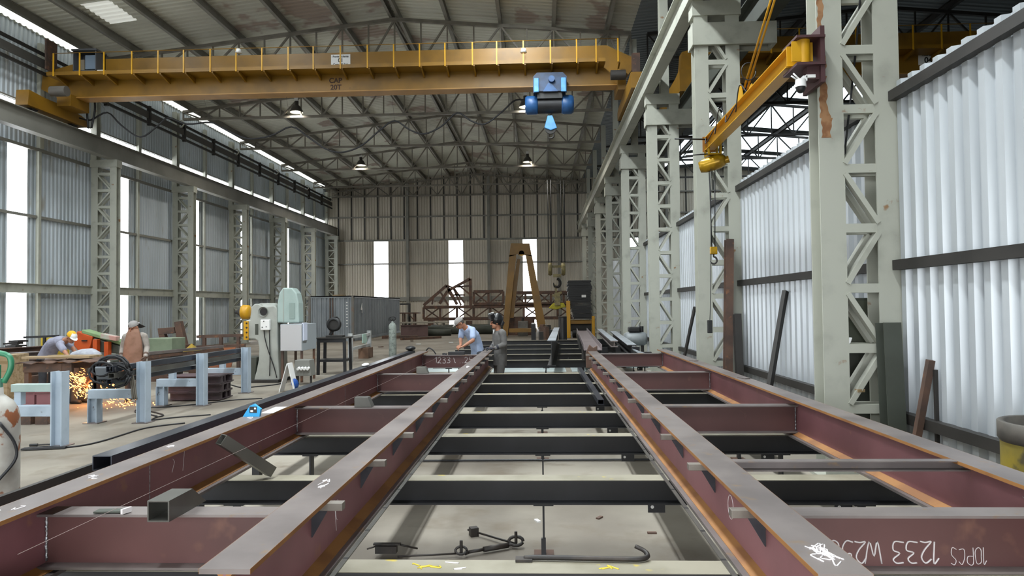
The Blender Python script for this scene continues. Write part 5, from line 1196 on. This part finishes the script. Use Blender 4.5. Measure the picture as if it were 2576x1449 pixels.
a, b = k(1463, 742), k(1474, 748); MB().box((a.x, Yk-.05, b.z), (b.x, Yk-.03, a.z)).build('tag', white_m, t)
# dark drum
a, b = at(1405, 798, Y=33), at(1427, 850, Y=33); t = thing('dark_drum', 'tall dark open drum left of the yellow carrier', 'drum', ((a.x+b.x)/2, 33.3, 0)); r_ = (b.x-a.x)/2
MB().lathe([(r_, 0), (r_, a.z), (r_*.93, a.z), (r_*.93, a.z-.1), (0, a.z-.1)], ((a.x+b.x)/2, 33.3, 0), n=28).build('shell', black_steel, t); MB().lathe([(r_*.96, a.z), (r_*1.02, a.z-.02), (r_*1.02, a.z+.02), (r_*.96, a.z+.03)], ((a.x+b.x)/2, 33.3, 0), n=28).build('rim', tube_steel, t)
# scrap heap by the gantry foot
random.seed(21)
for i in range(7):
    c = at(1362+random.uniform(-8, 34), 828+random.uniform(-12, 14), Y=31+i*.4); tag(MB().cbox((c.x, c.y, max(.12, c.z*.5)), (.18, .3, max(.24, c.z)), random.uniform(-.6, .6)).build('scrap_piece', rust if i % 2 else dark_steel, bevel=.01), '%s dark scrap piece from the left in the heap at the gantry foot' % ORD[i], 'scrap', 'scrap heap at the gantry foot')
# ---- sections lying beyond the frames
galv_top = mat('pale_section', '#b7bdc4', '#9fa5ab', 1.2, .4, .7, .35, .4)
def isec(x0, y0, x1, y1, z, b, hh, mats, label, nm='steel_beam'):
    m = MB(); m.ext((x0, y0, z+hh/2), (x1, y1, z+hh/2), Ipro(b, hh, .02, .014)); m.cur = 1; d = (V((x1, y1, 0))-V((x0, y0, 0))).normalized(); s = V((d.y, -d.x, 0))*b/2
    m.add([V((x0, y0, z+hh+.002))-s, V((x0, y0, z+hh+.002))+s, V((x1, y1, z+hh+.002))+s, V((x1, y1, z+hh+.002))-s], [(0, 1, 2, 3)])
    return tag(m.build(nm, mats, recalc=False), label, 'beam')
a = at(1386, 857, Y=14.0); isec(.20, 14.0, .50, 22.5, ZB, .17, a.z-ZB, [black_steel, galv_top], 'deep dark I beam with a bright top lying across the far support beams')
m = MB(); z = .86; m.ext((1.02, 13.9, z), (1.42, 24.5, z), [(-.18, 0), (.18, 0), (.18, .11), (.165, .11), (.165, .014), (-.165, .014), (-.165, .11), (-.18, .11)]); tag(m.build('steel_channel', mat('mauve_channel', '#8b7f80', '#766b6c', 1.5, .4, .7, .4, .4)), 'mauve steel channel lying open side up beyond the right frame', 'channel')
for y, x in ((15.7, 1.1), (19.7, 1.25), (21.9, 1.33)): tag(MB().box((x-.2, y-.06, ZB), (x+.2, y+.06, .86)).build('packing_block', dark_steel), 'dark packing block under the %s of the mauve channel' % {15.7: 'near end', 19.7: 'middle', 21.9: 'far end'}[y], 'block')
p = MB().prism([(.86, 13.55, ZB), (1.08, 13.55, ZB), (1.08, 13.55, .97), (1.0, 13.55, .93), (.93, 13.55, .99), (.86, 13.55, .84)], (0, .1, 0)).build('rusty_bracket', rust, bevel=.008); tag(p, 'small rusty bracket standing at the near end of the mauve channel', 'bracket')
isec(1.93, 15.0, 2.35, 23.0, .70, .2, .2, [black_steel, galv_top], 'dark beam with a bright top right of the mauve channel')
isec(1.62, 15.6, 1.95, 23.5, .82, .16, .14, [mill, galv_top], 'pale topped beam just right of the mauve channel')
isec(2.25, 13.9, 2.05, 18.5, .56, .14, .14, [olive, galv_top], 'pale narrow section lying beyond the right outer beam')
for y in (15.7, 17.6, 21.9): tag(MB().box((1.5, y-.07, ZB+.0), (2.45, y+.07, .70)).build('packing_block', black_steel), 'black bearer under the pale topped beams, %s' % {15.7: 'nearest', 17.6: 'middle', 21.9: 'farthest'}[y], 'block')
# compressor behind the third column
a = at(1598, 835, Y=20.2); t = thing('air_compressor', 'grey tank air compressor with black engine behind the lattice columns', 'compressor', (a.x, 20.2, 0))
m = MB(); m.lathe([(0, -.34), (.15, -.32), (.2, -.24), (.2, .24), (.15, .32), (0, .34)], (a.x, 20.2, .78), (1, 0, 0), 22); m.build('tank', mat('tank_grey', '#8a8f90', '#777c7d', 3, rough=.45), t)
MB().box((a.x-.2, 20.05, .98), (a.x+.12, 20.35, 1.12)).build('engine', black_m, t, .03); MB().cyl((a.x+.18, 20.2, .98), (a.x+.18, 20.2, 1.14), .06, 12).build('cylinder_head', black_m, t)
for x in (a.x-.2, a.x+.2): MB().bar((x, 20.2, .023), (x, 20.2, .62), .08).build('leg', dark_steel, t)

# ---- small things round the far end of the frames
P = at(1148, 886, Y=13.42); m = MB().box((P.x-.16, 13.40, .826), (P.x+.16, 13.50, .885)); tag(m.build('clamp_block', black_steel, bevel=.006), 'dark clamp block on the far left crossbeam under the bending man\'s hands', 'block')
P = at(1118, 888, Y=13.42); tag(MB().box((P.x-.04, 13.41, .826), (P.x+.04, 13.48, .86)).build('spacer_block', black_steel), 'small dark spacer left of the clamp block on the far left crossbeam', 'block')
a = at(1070, 886, Y=13.4); tag(MB().tube(spline([(a.x, 13.5, .91), (a.x+.06, 13.46, .96), (a.x+.14, 13.44, .92), (a.x+.2, 13.44, .84)], 6), .012, 6).build('torch_cable', rubber), 'short black cable hooped over the far corner of the left frame', 'cable')
a = at(1040, 878, Z=.9); tag(MB().ball((-2.60, 13.75, ZT+.052), (.10, .16, .05)).build('work_glove', black_m), 'black work glove lying on the far end of the long dark tube', 'glove')
scribble((-1.09, 9.9, ZT+.001), (.06, 0, 0), (0, .2, 0), 4, .006, chalk, 'chalk_mark', ibL)
for i, (u, v, l) in enumerate(((1745, 908, 'farther'), (1871, 952, 'nearer'))):
    P = at(u, v, Z=ZT); tag(MB().cbox((P.x, P.y, ZT+.006), (.07, .16, .01), .3).build('shim_plate', mill), '%s thin shim plate lying on the right outer beam' % l, 'plate')
for i, (u, v, l) in enumerate(((1053, 866, 'white litter scrap on the floor right of the worn grey cylinder'), (958, 873, 'dark scrap on the floor left of the worn grey cylinder'), (1036, 858, 'small brown scrap on the open floor before the pipes'), (1135, 862, 'pale litter strip on the floor behind the bending man'))):
    P = at(u, v, Z=.01); tag(MB().cbox((P.x, P.y, .02), (.22, .12, .03), i).build('scrap_chip', white_m if i in (0, 3) else rust), l, 'litter')
P = at(893, 923, Z=ZT+.0); q = V((-2.60, 10.2, ZT+.002)); tag(MB().ball(q+V((0, 0, .02)), (.05, .13, .025)).build('white_rag', white_m), 'white rag lying on the long dark tube', 'rag')
tag(MB().box((-2.305, 2.5, .5585), (-1.97, 2.74, .685)).build('beam_offcut', rust, bevel=.006), 'rusty offcut at the bottom left corner, resting on the beam flange', 'offcut')
tag(MB().box((-2.15, 2.56, 0), (-1.98, 2.7, .5575)).build('packing_block', rust), 'rusty packing block under the bottom left rusty offcut', 'block')
m = thing('electrical_box', 'olive electrical box fixed behind the nearest lattice column', 'box', (3.37, 7.6, 1.2))
MB().box((3.2, 7.5, 1.22), (3.545, 7.72, 1.80)).build('body', olive, m, .008); MB().box((3.23, 7.493, 1.25), (3.53, 7.5, 1.77)).build('door', mat('box_olive_door', '#4b4f42', rough=.5), m)
MB().box((3.25, 7.55, 0), (3.5, 7.65, 1.22)).build('stand', olive, m)
# ================================================================== the five workers
def eloft(m, pts, rad, side, n=18):
    """elliptical loft: rad = (half width along side, half depth)."""
    vs = []; side = V(side); k = len(pts); pts = [V(p) for p in pts]
    for i, p in enumerate(pts):
        d = (pts[min(i+1, k-1)]-pts[max(i-1, 0)]).normalized(); s = (side-d*side.dot(d)).normalized(); f = d.cross(s)
        vs += [p+s*rad[i][0]*math.cos(2*math.pi*j/n)+f*rad[i][1]*math.sin(2*math.pi*j/n) for j in range(n)]
    fs = [(i*n+j, i*n+(j+1) % n, (i+1)*n+(j+1) % n, (i+1)*n+j) for i in range(k-1) for j in range(n)]
    fs += [tuple(range(n-1, -1, -1)), tuple(range((k-1)*n, k*n))]
    return m.add(vs, fs, True)
def limb(m, p, q, r0, r1, bulge=1.0, n=12):
    p, q = V(p), V(q); d = q-p; m.ball(p, r0*.98); m.ball(q, r1*.98)
    m.tube([p, p+d*.25, p+d*.5, p+d*.75, q], [r0, (r0*.75+r1*.25)*bulge, (r0+r1)/2*bulge, (r0*.25+r1*.75), r1], n)
def fuse(m, name, ma, parent, vox=.007, it=3):
    """one continuous skin over the shapes."""
    o = m.build(name, ma, parent); bm = bmesh.new(); bm.from_mesh(o.data)
    bmesh.ops.remove_doubles(bm, verts=bm.verts, dist=1e-5); bmesh.ops.recalc_face_normals(bm, faces=bm.faces); bm.to_mesh(o.data); bm.free()
    r = o.modifiers.new('r', 'REMESH'); r.mode = 'VOXEL'; r.voxel_size = vox; s = o.modifiers.new('s', 'SMOOTH'); s.factor = .5; s.iterations = it
    dg = bpy.context.evaluated_depsgraph_get(); me = bpy.data.meshes.new_from_object(o.evaluated_get(dg)); old = o.data; o.modifiers.clear(); o.data = me; bpy.data.meshes.remove(old)
    me.name = name; me.materials.clear(); me.materials.append(ma); me.polygons.foreach_set('use_smooth', [True]*len(me.polygons)); return o
def basis(f, up=(0, 0, 1)):
    f = V(f).normalized(); l = V(up).cross(f).normalized(); return f, l, f.cross(l)
def hand(m, w, d, nrm, curl=.6, s=1.0):
    """palm and five bent fingers; d: along the hand, nrm: out of the back of the hand."""
    d = V(d).normalized(); nrm = V(nrm); nrm = (nrm-d*nrm.dot(d)).normalized(); sd = d.cross(nrm); w = V(w)
    eloft(m, [w, w+d*.03*s, w+d*.085*s], [(.027*s, .018*s), (.04*s, .017*s), (.042*s, .014*s)], sd, 12)
    for i, L in enumerate((.068, .078, .073, .056)):
        b = w+d*.08*s+sd*(.031-.0205*i)*s; p = [b]; a = 0
        for seg, fr in enumerate((.45, .32, .23)):
            a += curl*(.5 if seg == 0 else .75); p.append(p[-1]+(d*math.cos(a)-nrm*math.sin(a))*L*fr*s)
        m.tube(p, [.0098*s, .0092*s, .0085*s, .0072*s], 8); m.ball(p[-1], .0072*s)
    b = w+d*.025*s+sd*.03*s; p = [b, b+(sd*.7+d*.6-nrm*.25).normalized()*.04*s]; p.append(p[-1]+(d*.9+sd*.15-nrm*.4).normalized()*.032*s); m.tube(p, [.014*s, .0115*s, .0085*s], 8); m.ball(p[-1], .0085*s)
def person(label, J, fwd, head_f, M, gloves=None, sleeve='short', cap=None, extra=None, hdown=(0, 0, 0)):
    """J: joints in the world; M: materials shirt, trousers, boots."""
    f, l, u = basis(fwd); pel = J['pel']
    foot = V((pel.x, pel.y, 0)); t = thing('person', label, 'person', foot)
    b = MB(); hf, hl, hu = basis(head_f) if abs(V(head_f).normalized().z) < .95 else basis(head_f, (0, 1, 0))
    hc, nk = J['head'], J['neck']; rot = Matrix((hf, hl, hu)).transposed()
    hp = lambda x, y, z: hc+hf*x+hl*y+hu*z
    b.ball(hp(-.008, 0, .02), (.094, .076, .098), rot=rot); b.ball(hp(.022, 0, -.05), (.066, .058, .07), rot=rot); b.ball(hp(.055, 0, -.085), (.03, .032, .026), rot=rot)
    b.tube([hp(.085, 0, .012), hp(.103, 0, -.018), hp(.106, 0, -.032), hp(.088, 0, -.038)], [.010, .013, .015, .013], 8)
    for s in (-1, 1): b.ball(hp(-.005, s*.078, -.012), (.022, .010, .034), rot=rot); b.ball(hp(.075, s*.032, .022), (.022, .026, .012), rot=rot)
    b.tube([hp(-.02, 0, -.05), nk.lerp(hp(-.02, 0, -.05), .5), nk-hu*.03], [.056, .055, .062], 14)
    sh = {}
    for s, k in ((1, 'L'), (-1, 'R')):
        S, E, Wr = J[k+'s'], J[k+'e'], J[k+'w']; limb(b, S, E, .050, .040); limb(b, E, Wr, .041, .027, 1.04)
        d = J.get(k+'h', (Wr-E).normalized()); nrm = J.get(k+'n', V((0, 0, 1)))
        if gloves is None: hand(b, Wr, d, nrm, J.get('curl', .7))
        else: limb(b, Wr, Wr+V(d)*.03, .026, .026)
    ch = pel.lerp(nk, .62); bel = pel.lerp(nk, .3)
    sp = [pel-u*.06, pel, bel, ch, pel.lerp(nk, .86), nk]
    off = J.get('bow', V((0, 0, 0))); sp = [p+off*w for p, w in zip(sp, (0, .1, .8, 1, .5, 0))]
    eloft(b, sp, [(.14, .10), (.155, .105), (.14, .095), (.165, .105), (.13, .085), (.06, .055)], l)
    for s, k in ((1, 'L'), (-1, 'R')):
        H = pel+l*.095*s-V((0, 0, .04)); K = J.get(k+'k', V((H.x, H.y, .47))+f*.03); A = J.get(k+'a', V((H.x, H.y, .09))-f*.01)
        limb(b, H, K, .082, .054); limb(b, K, A, .055, .036, 1.1); sh[k] = (H, K, A)
        eloft(b, [A+V((0, 0, -.0))-f*.05, A+f*.05-V((0, 0, .04)), A+f*.16-V((0, 0, .055))], [(.03, .04), (.038, .04), (.03, .022)], l, 12)
    body = fuse(b, 'body', skin, t)
    # face details
    for s in (-1, 1): MB().ball(hp(.083, s*.031, .004), (.008, .011, .007), rot=rot).build('eye', black_m, body)
    m = MB(); m.tube([hp(.087, -.026, -.062), hp(.098, 0, -.060), hp(.087, .026, -.062)], .005, 6); m.build('mouth', mat('lips', '#7c4a40', rough=.6), body)
    m = MB()
    for s in (-1, 1): m.tube([hp(.086, s*.015, .022), hp(.088, s*.034, .027), hp(.078, s*.05, .02)], .005, 6)
    m.build('eyebrows', mat('hair_dark', '#2a221d', rough=.8), body)
    h = MB(); h.ball(hp(-.026, 0, .028), (.088, .083, .092), rot=rot); fuse(h, 'hair', mat('hair_grey', '#5d564f', '#4a433d', 40, rough=.8) if M.get('grey') else mat('hair_dark', '#2a221d'), t, .008, 1)
    # clothes
    m = MB(); eloft(m, [sp[0]-(sp[1]-sp[0]).normalized()*J.get('hem', .05)]+sp[:-1]+[nk-(nk-sp[-2])*.12], [(.168, .128), (.165, .125), (.172, .122), (.165, .118), (.185, .125), (.165, .105), (.085, .075)], l)
    for k in 'LR':
        S, E, Wr = J[k+'s'], J[k+'e'], J[k+'w']
        if sleeve == 'short': Q = S.lerp(E, .72); limb(m, S, Q, .068, .066)
        else: limb(m, S, E, .066, .055); limb(m, E, Wr.lerp(E, .03), .055, .042)
        m.ball(S.lerp(nk, .25), .066)
    fuse(m, 'shirt', M['shirt'], t, .009, 4)
    m = MB(); eloft(m, [sp[0]-u*.06, sp[0], sp[1], sp[1].lerp(sp[2], .5)], [(.16, .115), (.165, .12), (.16, .115), (.15, .105)], l)
    for k in 'LR': H, K, A = sh[k]; limb(m, H, K, .095, .07); limb(m, K, A+V((0, 0, -.02)), .07, .06)
    fuse(m, 'trousers', M['trousers'], t, .010, 4)
    for k in 'LR':
        A = sh[k][2]; m = MB(); eloft(m, [A-f*.065-V((0, 0, .03)), A-f*.05-V((0, 0, .035)), A+f*.06-V((0, 0, .042)), A+f*.15-V((0, 0, .052)), A+f*.18-V((0, 0, .058))], [(.03, .05), (.042, .055), (.048, .046), (.046, .036), (.03, .026)], l, 14); m.tube([A-V((0, 0, .04)), A+V((0, 0, .09))], [.05, .05], 14); fuse(m, 'boot', mat('boot', '#2b2622', rough=.7), t, .010, 2)
    if gloves is not None:
        for k in 'LR':
            E, Wr = J[k+'e'], J[k+'w']; m = MB(); d = V(J.get(k+'h', (Wr-E).normalized())); hand(m, Wr, d, J.get(k+'n', V((0, 0, 1))), J.get('curl', .7), 1.18); limb(m, Wr.lerp(E, .25), Wr, .05, .036); fuse(m, 'glove', gloves, t, .007, 2)
    if cap:
        c1, c2, back = cap; m = MB(); n = 18; vs = []; 
        for i in range(7):
            th = math.pi/2*i/6
            vs += [hp(-.008+.106*math.cos(th)*math.cos(2*math.pi*j/n), .089*math.cos(th)*math.sin(2*math.pi*j/n), .035+.09*math.sin(th)) for j in range(n)]
        m.add(vs, [(i*n+j, i*n+(j+1) % n, (i+1)*n+(j+1) % n, (i+1)*n+j) for i in range(6) for j in range(n)], True)
        m.cur = 1; s = -1 if back else 1; pts = [hp(s*.09*math.cos(a)-.008+s*.0, .082*math.sin(a), .036) for a in [k*.25-1.25 for k in range(11)]]+[hp(s*(.09*math.cos(a)+.07*math.cos(a*.9)), .075*math.sin(a), .028) for a in [1.25-k*.25 for k in range(11)]]
        m.prism(pts, hu*.006)
        if c2 is not c1:   # front panel of the cap
            m.add([hp(-.008+.108*math.cos(th)*math.cos(a), .091*math.cos(th)*math.sin(a), .036+.0915*math.sin(th)) for th in (0, .35, .7, 1.05) for a in [k*.22-.88 for k in range(9)]], [(i*9+j, i*9+j+1, (i+1)*9+j+1, (i+1)*9+j) for i in range(3) for j in range(8)], True)
        m.build('cap', [c1, c2], t, recalc=False)
    if extra: extra(t, hp, rot, J, f, l, u, sp)
    return t
blue_tee = mat('blue_tshirt', '#9aa9c4', '#8798b6', 8, .4, .7, .85); grey_tee = mat('grey_tshirt', '#8f90a0', '#7d7e8e', 8, .4, .7, .85)
overall = mat('grey_overall', '#62605e', '#545250', 8, .4, .7, .85); jeans = mat('dark_trousers', '#34363b', '#2a2c31', 8, .4, .7, .85); beige = mat('beige_shirt', '#9c948c', '#898179', 8, .4, .7, .85)
leather = mat('leather_apron', '#8a6552', '#77543f', 6, .4, .7, .7); glove_m = mat('dark_glove', '#23242c', '#2d2e36', 8, .4, .7, .8); cap_grey = mat('cap_grey', '#8a8683', None, rough=.85); cap_y = mat('cap_yellow', '#d2a21c', None, rough=.7)
a3 = lambda u, v, y: at(u, v, Y=y)
# the man in the pale blue T-shirt bending over the far end of the left frame
J = dict(pel=a3(1201, 884, 14.6), neck=a3(1171, 824, 14.42), head=a3(1156, 813, 14.33), Ls=a3(1189, 830, 14.24), Le=a3(1190, 856, 14.1), Lw=a3(1166, 871, 14.0),
         Rs=a3(1163, 829, 14.6), Re=a3(1159, 853, 14.5), Rw=a3(1159, 868, 14.18), Lh=V((-.95, -.1, -.3)), Rh=V((-.4, -.8, -.3)), bow=V((.05, .04, .03)), curl=.9, hem=.12)
def specs(t, hp, rot, J, f, l, u, sp):
    m = MB(); m.tube([hp(.07, -.075, .005), hp(.094, -.03, .006), hp(.1, 0, .01), hp(.094, .03, .006), hp(.07, .075, .005), hp(-.02, .085, .0)], .004, 6); m.build('glasses', black_m, t)
person('man in a pale blue T-shirt and grey cap bending over the frame end', J, (-.78, -.62, 0), (-.72, -.32, -.62), dict(shirt=blue_tee, trousers=jeans, grey=1), cap=(cap_grey, cap_grey, False), extra=specs)
# the welder with his mask tipped up
J = dict(pel=a3(1258, 890, 13.22), neck=a3(1254, 830, 13.2), head=a3(1247, 811, 13.17), Ls=a3(1265, 838, 13.02), Le=a3(1269, 866, 12.98), Lw=a3(1246, 876, 12.93),
         Rs=a3(1247, 838, 13.38), Re=a3(1245, 864, 13.36), Rw=a3(1236, 875, 13.2), Lh=V((-1, -.05, -.05)), Rh=V((-1, -.1, -.1)), bow=V((.02, 0, 0)), curl=.5, hem=.16)
def mask(t, hp, rot, J, f, l, u, sp):
    hc = J['head']; m = MB(); n = 16; vs = []
    for i in range(9):
        th = -1.05+i*.33
        vs += [hp(-.012+.135*math.cos(th)*.95, .105*math.cos(2*math.pi*j/n)*1.0, 0) for j in range(0)]
    r = Matrix.Rotation(R(-28), 3, rot @ V((0, 1, 0)))
    m.ball(hp(-.03, 0, .055), (.125, .112, .125), 18, 12, r @ rot)
    m.prism([hp(.035, -.105, .06), hp(.105, -.095, .075), hp(.115, -.085, .165), hp(.03, -.09, .185)], (hp(0, .19, 0)-hp(0, 0, 0)))
    m.prism([hp(-.12, -.1, .02), hp(-.06, -.1, -.06), hp(-.11, -.1, -.09), hp(-.15, -.1, -.02)], (hp(0, .2, 0)-hp(0, 0, 0)))
    fuse(m, 'welding_mask', mat('mask_black', '#121214', rough=.35), t, .008, 3)
    m = MB(); m.tube([hp(.11, -.07, .16), hp(.1, 0, .185), hp(.03, .06, .195)], .006, 6); m.build('mask_edge', white_m, t)
    m = MB(); m.tube([hp(.096, -.03, -.046), hp(.107, 0, -.043), hp(.096, .03, -.046)], .008, 6); m.build('moustache', mat('hair_dark', '#2a221d'), t)
    m = MB(); m.prism([hp(.05, .05, -.13), hp(.05, -.05, -.13), hp(.06, 0, -.21)], hp(.012, 0, 0)-hp(0, 0, 0)); m.build('undershirt', white_m, t)
person('welder in dark grey overalls with a raised black welding mask', J, (-.93, -.36, 0), (-.93, -.33, -.12), dict(shirt=overall, trousers=overall), gloves=glove_m, sleeve='long', extra=mask)
# the man in the leather apron
J = dict(pel=a3(338, 893, 13.1), neck=a3(340, 838, 13.08), head=a3(336, 823, 13.02), Ls=a3(363, 846, 13.1), Le=a3(370, 874, 13.12), Lw=a3(366, 896, 12.96),
         Rs=a3(316, 847, 13.05), Re=a3(309, 875, 13.1), Rw=a3(305, 897, 13.0), Lh=V((-.1, -.3, -1)), Rh=V((.0, -.2, -1)), Ln=V((1, 0, 0)), Rn=V((-1, 0, 0)), curl=.5)
def apron(t, hp, rot, J, f, l, u, sp):
    c = J['pel'].lerp(J['neck'], .5); m = MB(); rows = []
    for z, wd, d in ((.30, .085, .125), (.22, .12, .150), (.05, .165, .165), (-.18, .19, .175), (-.45, .20, .19), (-.62, .20, .20)):
        rows.append([c+V((0, 0, z))+l*wd*math.sin(a)*1.0+f*(d-.09*(1-math.cos(a))) for a in [k*.28-1.12 for k in range(9)]])
    vs = [p for r in rows for p in r]; n = 9; m.add(vs, [(i*n+j, i*n+j+1, (i+1)*n+j+1, (i+1)*n+j) for i in range(5) for j in range(8)], True); o = m.build('apron', leather, t, recalc=False); s = o.modifiers.new('s', 'SOLIDIFY'); s.thickness = .008
    MB().tube([rows[0][0], J['neck']+l*-.06-f*.05, J['neck']-f*.08, J['neck']+l*.06-f*.05, rows[0][-1]], .012, 6).build('apron_strap', leather, t)
    m = MB(); m.prism([hp(-.06, -.07, .03), hp(-.08, .08, .03), hp(-.16, .12, -.07), hp(-.17, .0, -.1), hp(-.13, -.08, -.07)], hp(0, 0, .008)-hp(0, 0, 0)); m.build('neck_flap', mat('flap_dark', '#3d3b3c', rough=.85), t)
person('man in a brown leather apron and grey cap standing behind the long tubes', J, (.30, -.95, 0), (-.15, -.9, -.4), dict(shirt=beige, trousers=jeans), gloves=mat('tan_glove', '#5c4a40', rough=.8), sleeve='long', cap=(cap_grey, cap_grey, True), extra=apron)
# the stooping man with the yellow cap
J = dict(pel=a3(118, 897, 13.55), neck=a3(164, 856, 13.45), head=a3(180, 848, 13.4), Rs=a3(150, 867, 13.23), Re=a3(163, 885, 13.15), Rw=a3(172, 896, 13.0), Ls=a3(164, 865, 13.65), Le=a3(184, 876, 13.6), Lw=a3(191, 890, 13.4),
         Rh=V((.6, -.6, -.35)), Lh=V((.6, -.6, -.4)), bow=V((-.05, 0, .07)), curl=.9, hem=.08)
person('stooping man in a grey T-shirt and yellow cap behind the steel work table', J, (.92, -.4, 0), (.72, -.35, -.6), dict(shirt=grey_tee, trousers=jeans), cap=(cap_y, white_m, False))
# the grinder bent low behind the table
J = dict(pel=a3(196, 898, 12.95), neck=a3(246, 902, 12.88), head=a3(262, 916, 12.86), Rs=a3(236, 913, 12.7), Re=a3(232, 939, 12.62), Rw=a3(222, 956, 12.6), Ls=a3(240, 909, 13.05), Le=a3(236, 937, 12.95), Lw=a3(226, 956, 12.75),
         Rh=V((-.4, -.4, -.8)), Lh=V((-.4, -.4, -.8)), bow=V((0, 0, .06)), curl=.9)
p5 = person('worker in a pale grey shirt bent low over the grinding behind the table', J, (.98, -.2, 0), (.55, -.2, -.8), dict(shirt=mat('pale_grey_shirt', '#a7a9b0', '#989aa2', 8, rough=.85), trousers=jeans), gloves=mat('orange_glove', '#9a6a4a', rough=.8), cap=(white_m, white_m, False))
g = thing('angle_grinder', 'small dark angle grinder in the hands of the bent worker', 'grinder', a3(222, 963, 12.75)); P = a3(222, 962, 12.78)
MB().cyl(P+V((.12, .05, .06)), P+V((-.06, 0, -.0)), .03, 14).build('body', dark_steel, g); MB().cyl(P+V((-.08, 0, -.05)), P+V((-.08, 0, -.045)), .07, 18).build('disc', tube_steel, g)
# ================================================================== daylight
w = bpy.data.worlds.new('daylight'); SC.world = w; w.use_nodes = True
bg = w.node_tree.nodes['Background']
bg.inputs['Color'].default_value = (.93, .97, 1.0, 1); bg.inputs['Strength'].default_value = 8.0
def area(name, loc, size, direction, power, color=(1, 1, 1)):
    l = bpy.data.lights.new(name, 'AREA'); l.shape = 'RECTANGLE'; l.size, l.size_y = size; l.energy = power; l.color = color
    o = bpy.data.objects.new(name, l); COL.objects.link(o); o.location = loc
    o.rotation_euler = V(direction).to_track_quat('-Z', 'Y').to_euler(); return o
for h in (clear, clear_dim):
    pass
MATS['clear_roof_sheet'].node_tree.nodes['Principled BSDF'].inputs['Emission Strength'].default_value = 85
MATS['clear_roof_sheet_aged'].node_tree.nodes['Principled BSDF'].inputs['Emission Strength'].default_value = 2.2
SC.cycles.max_bounces = 5; SC.cycles.diffuse_bounces = 4; SC.cycles.glossy_bounces = 3; SC.cycles.transmission_bounces = 2
SC.cycles.sample_clamp_indirect = 6; SC.cycles.use_denoising = True; SC.cycles.caustics_reflective = False; SC.cycles.caustics_refractive = False
vs = SC.view_settings
vs.view_transform = 'Standard'; vs.look = 'None'; vs.gamma = 1; vs.use_curve_mapping = False; vs.exposure = -0.12
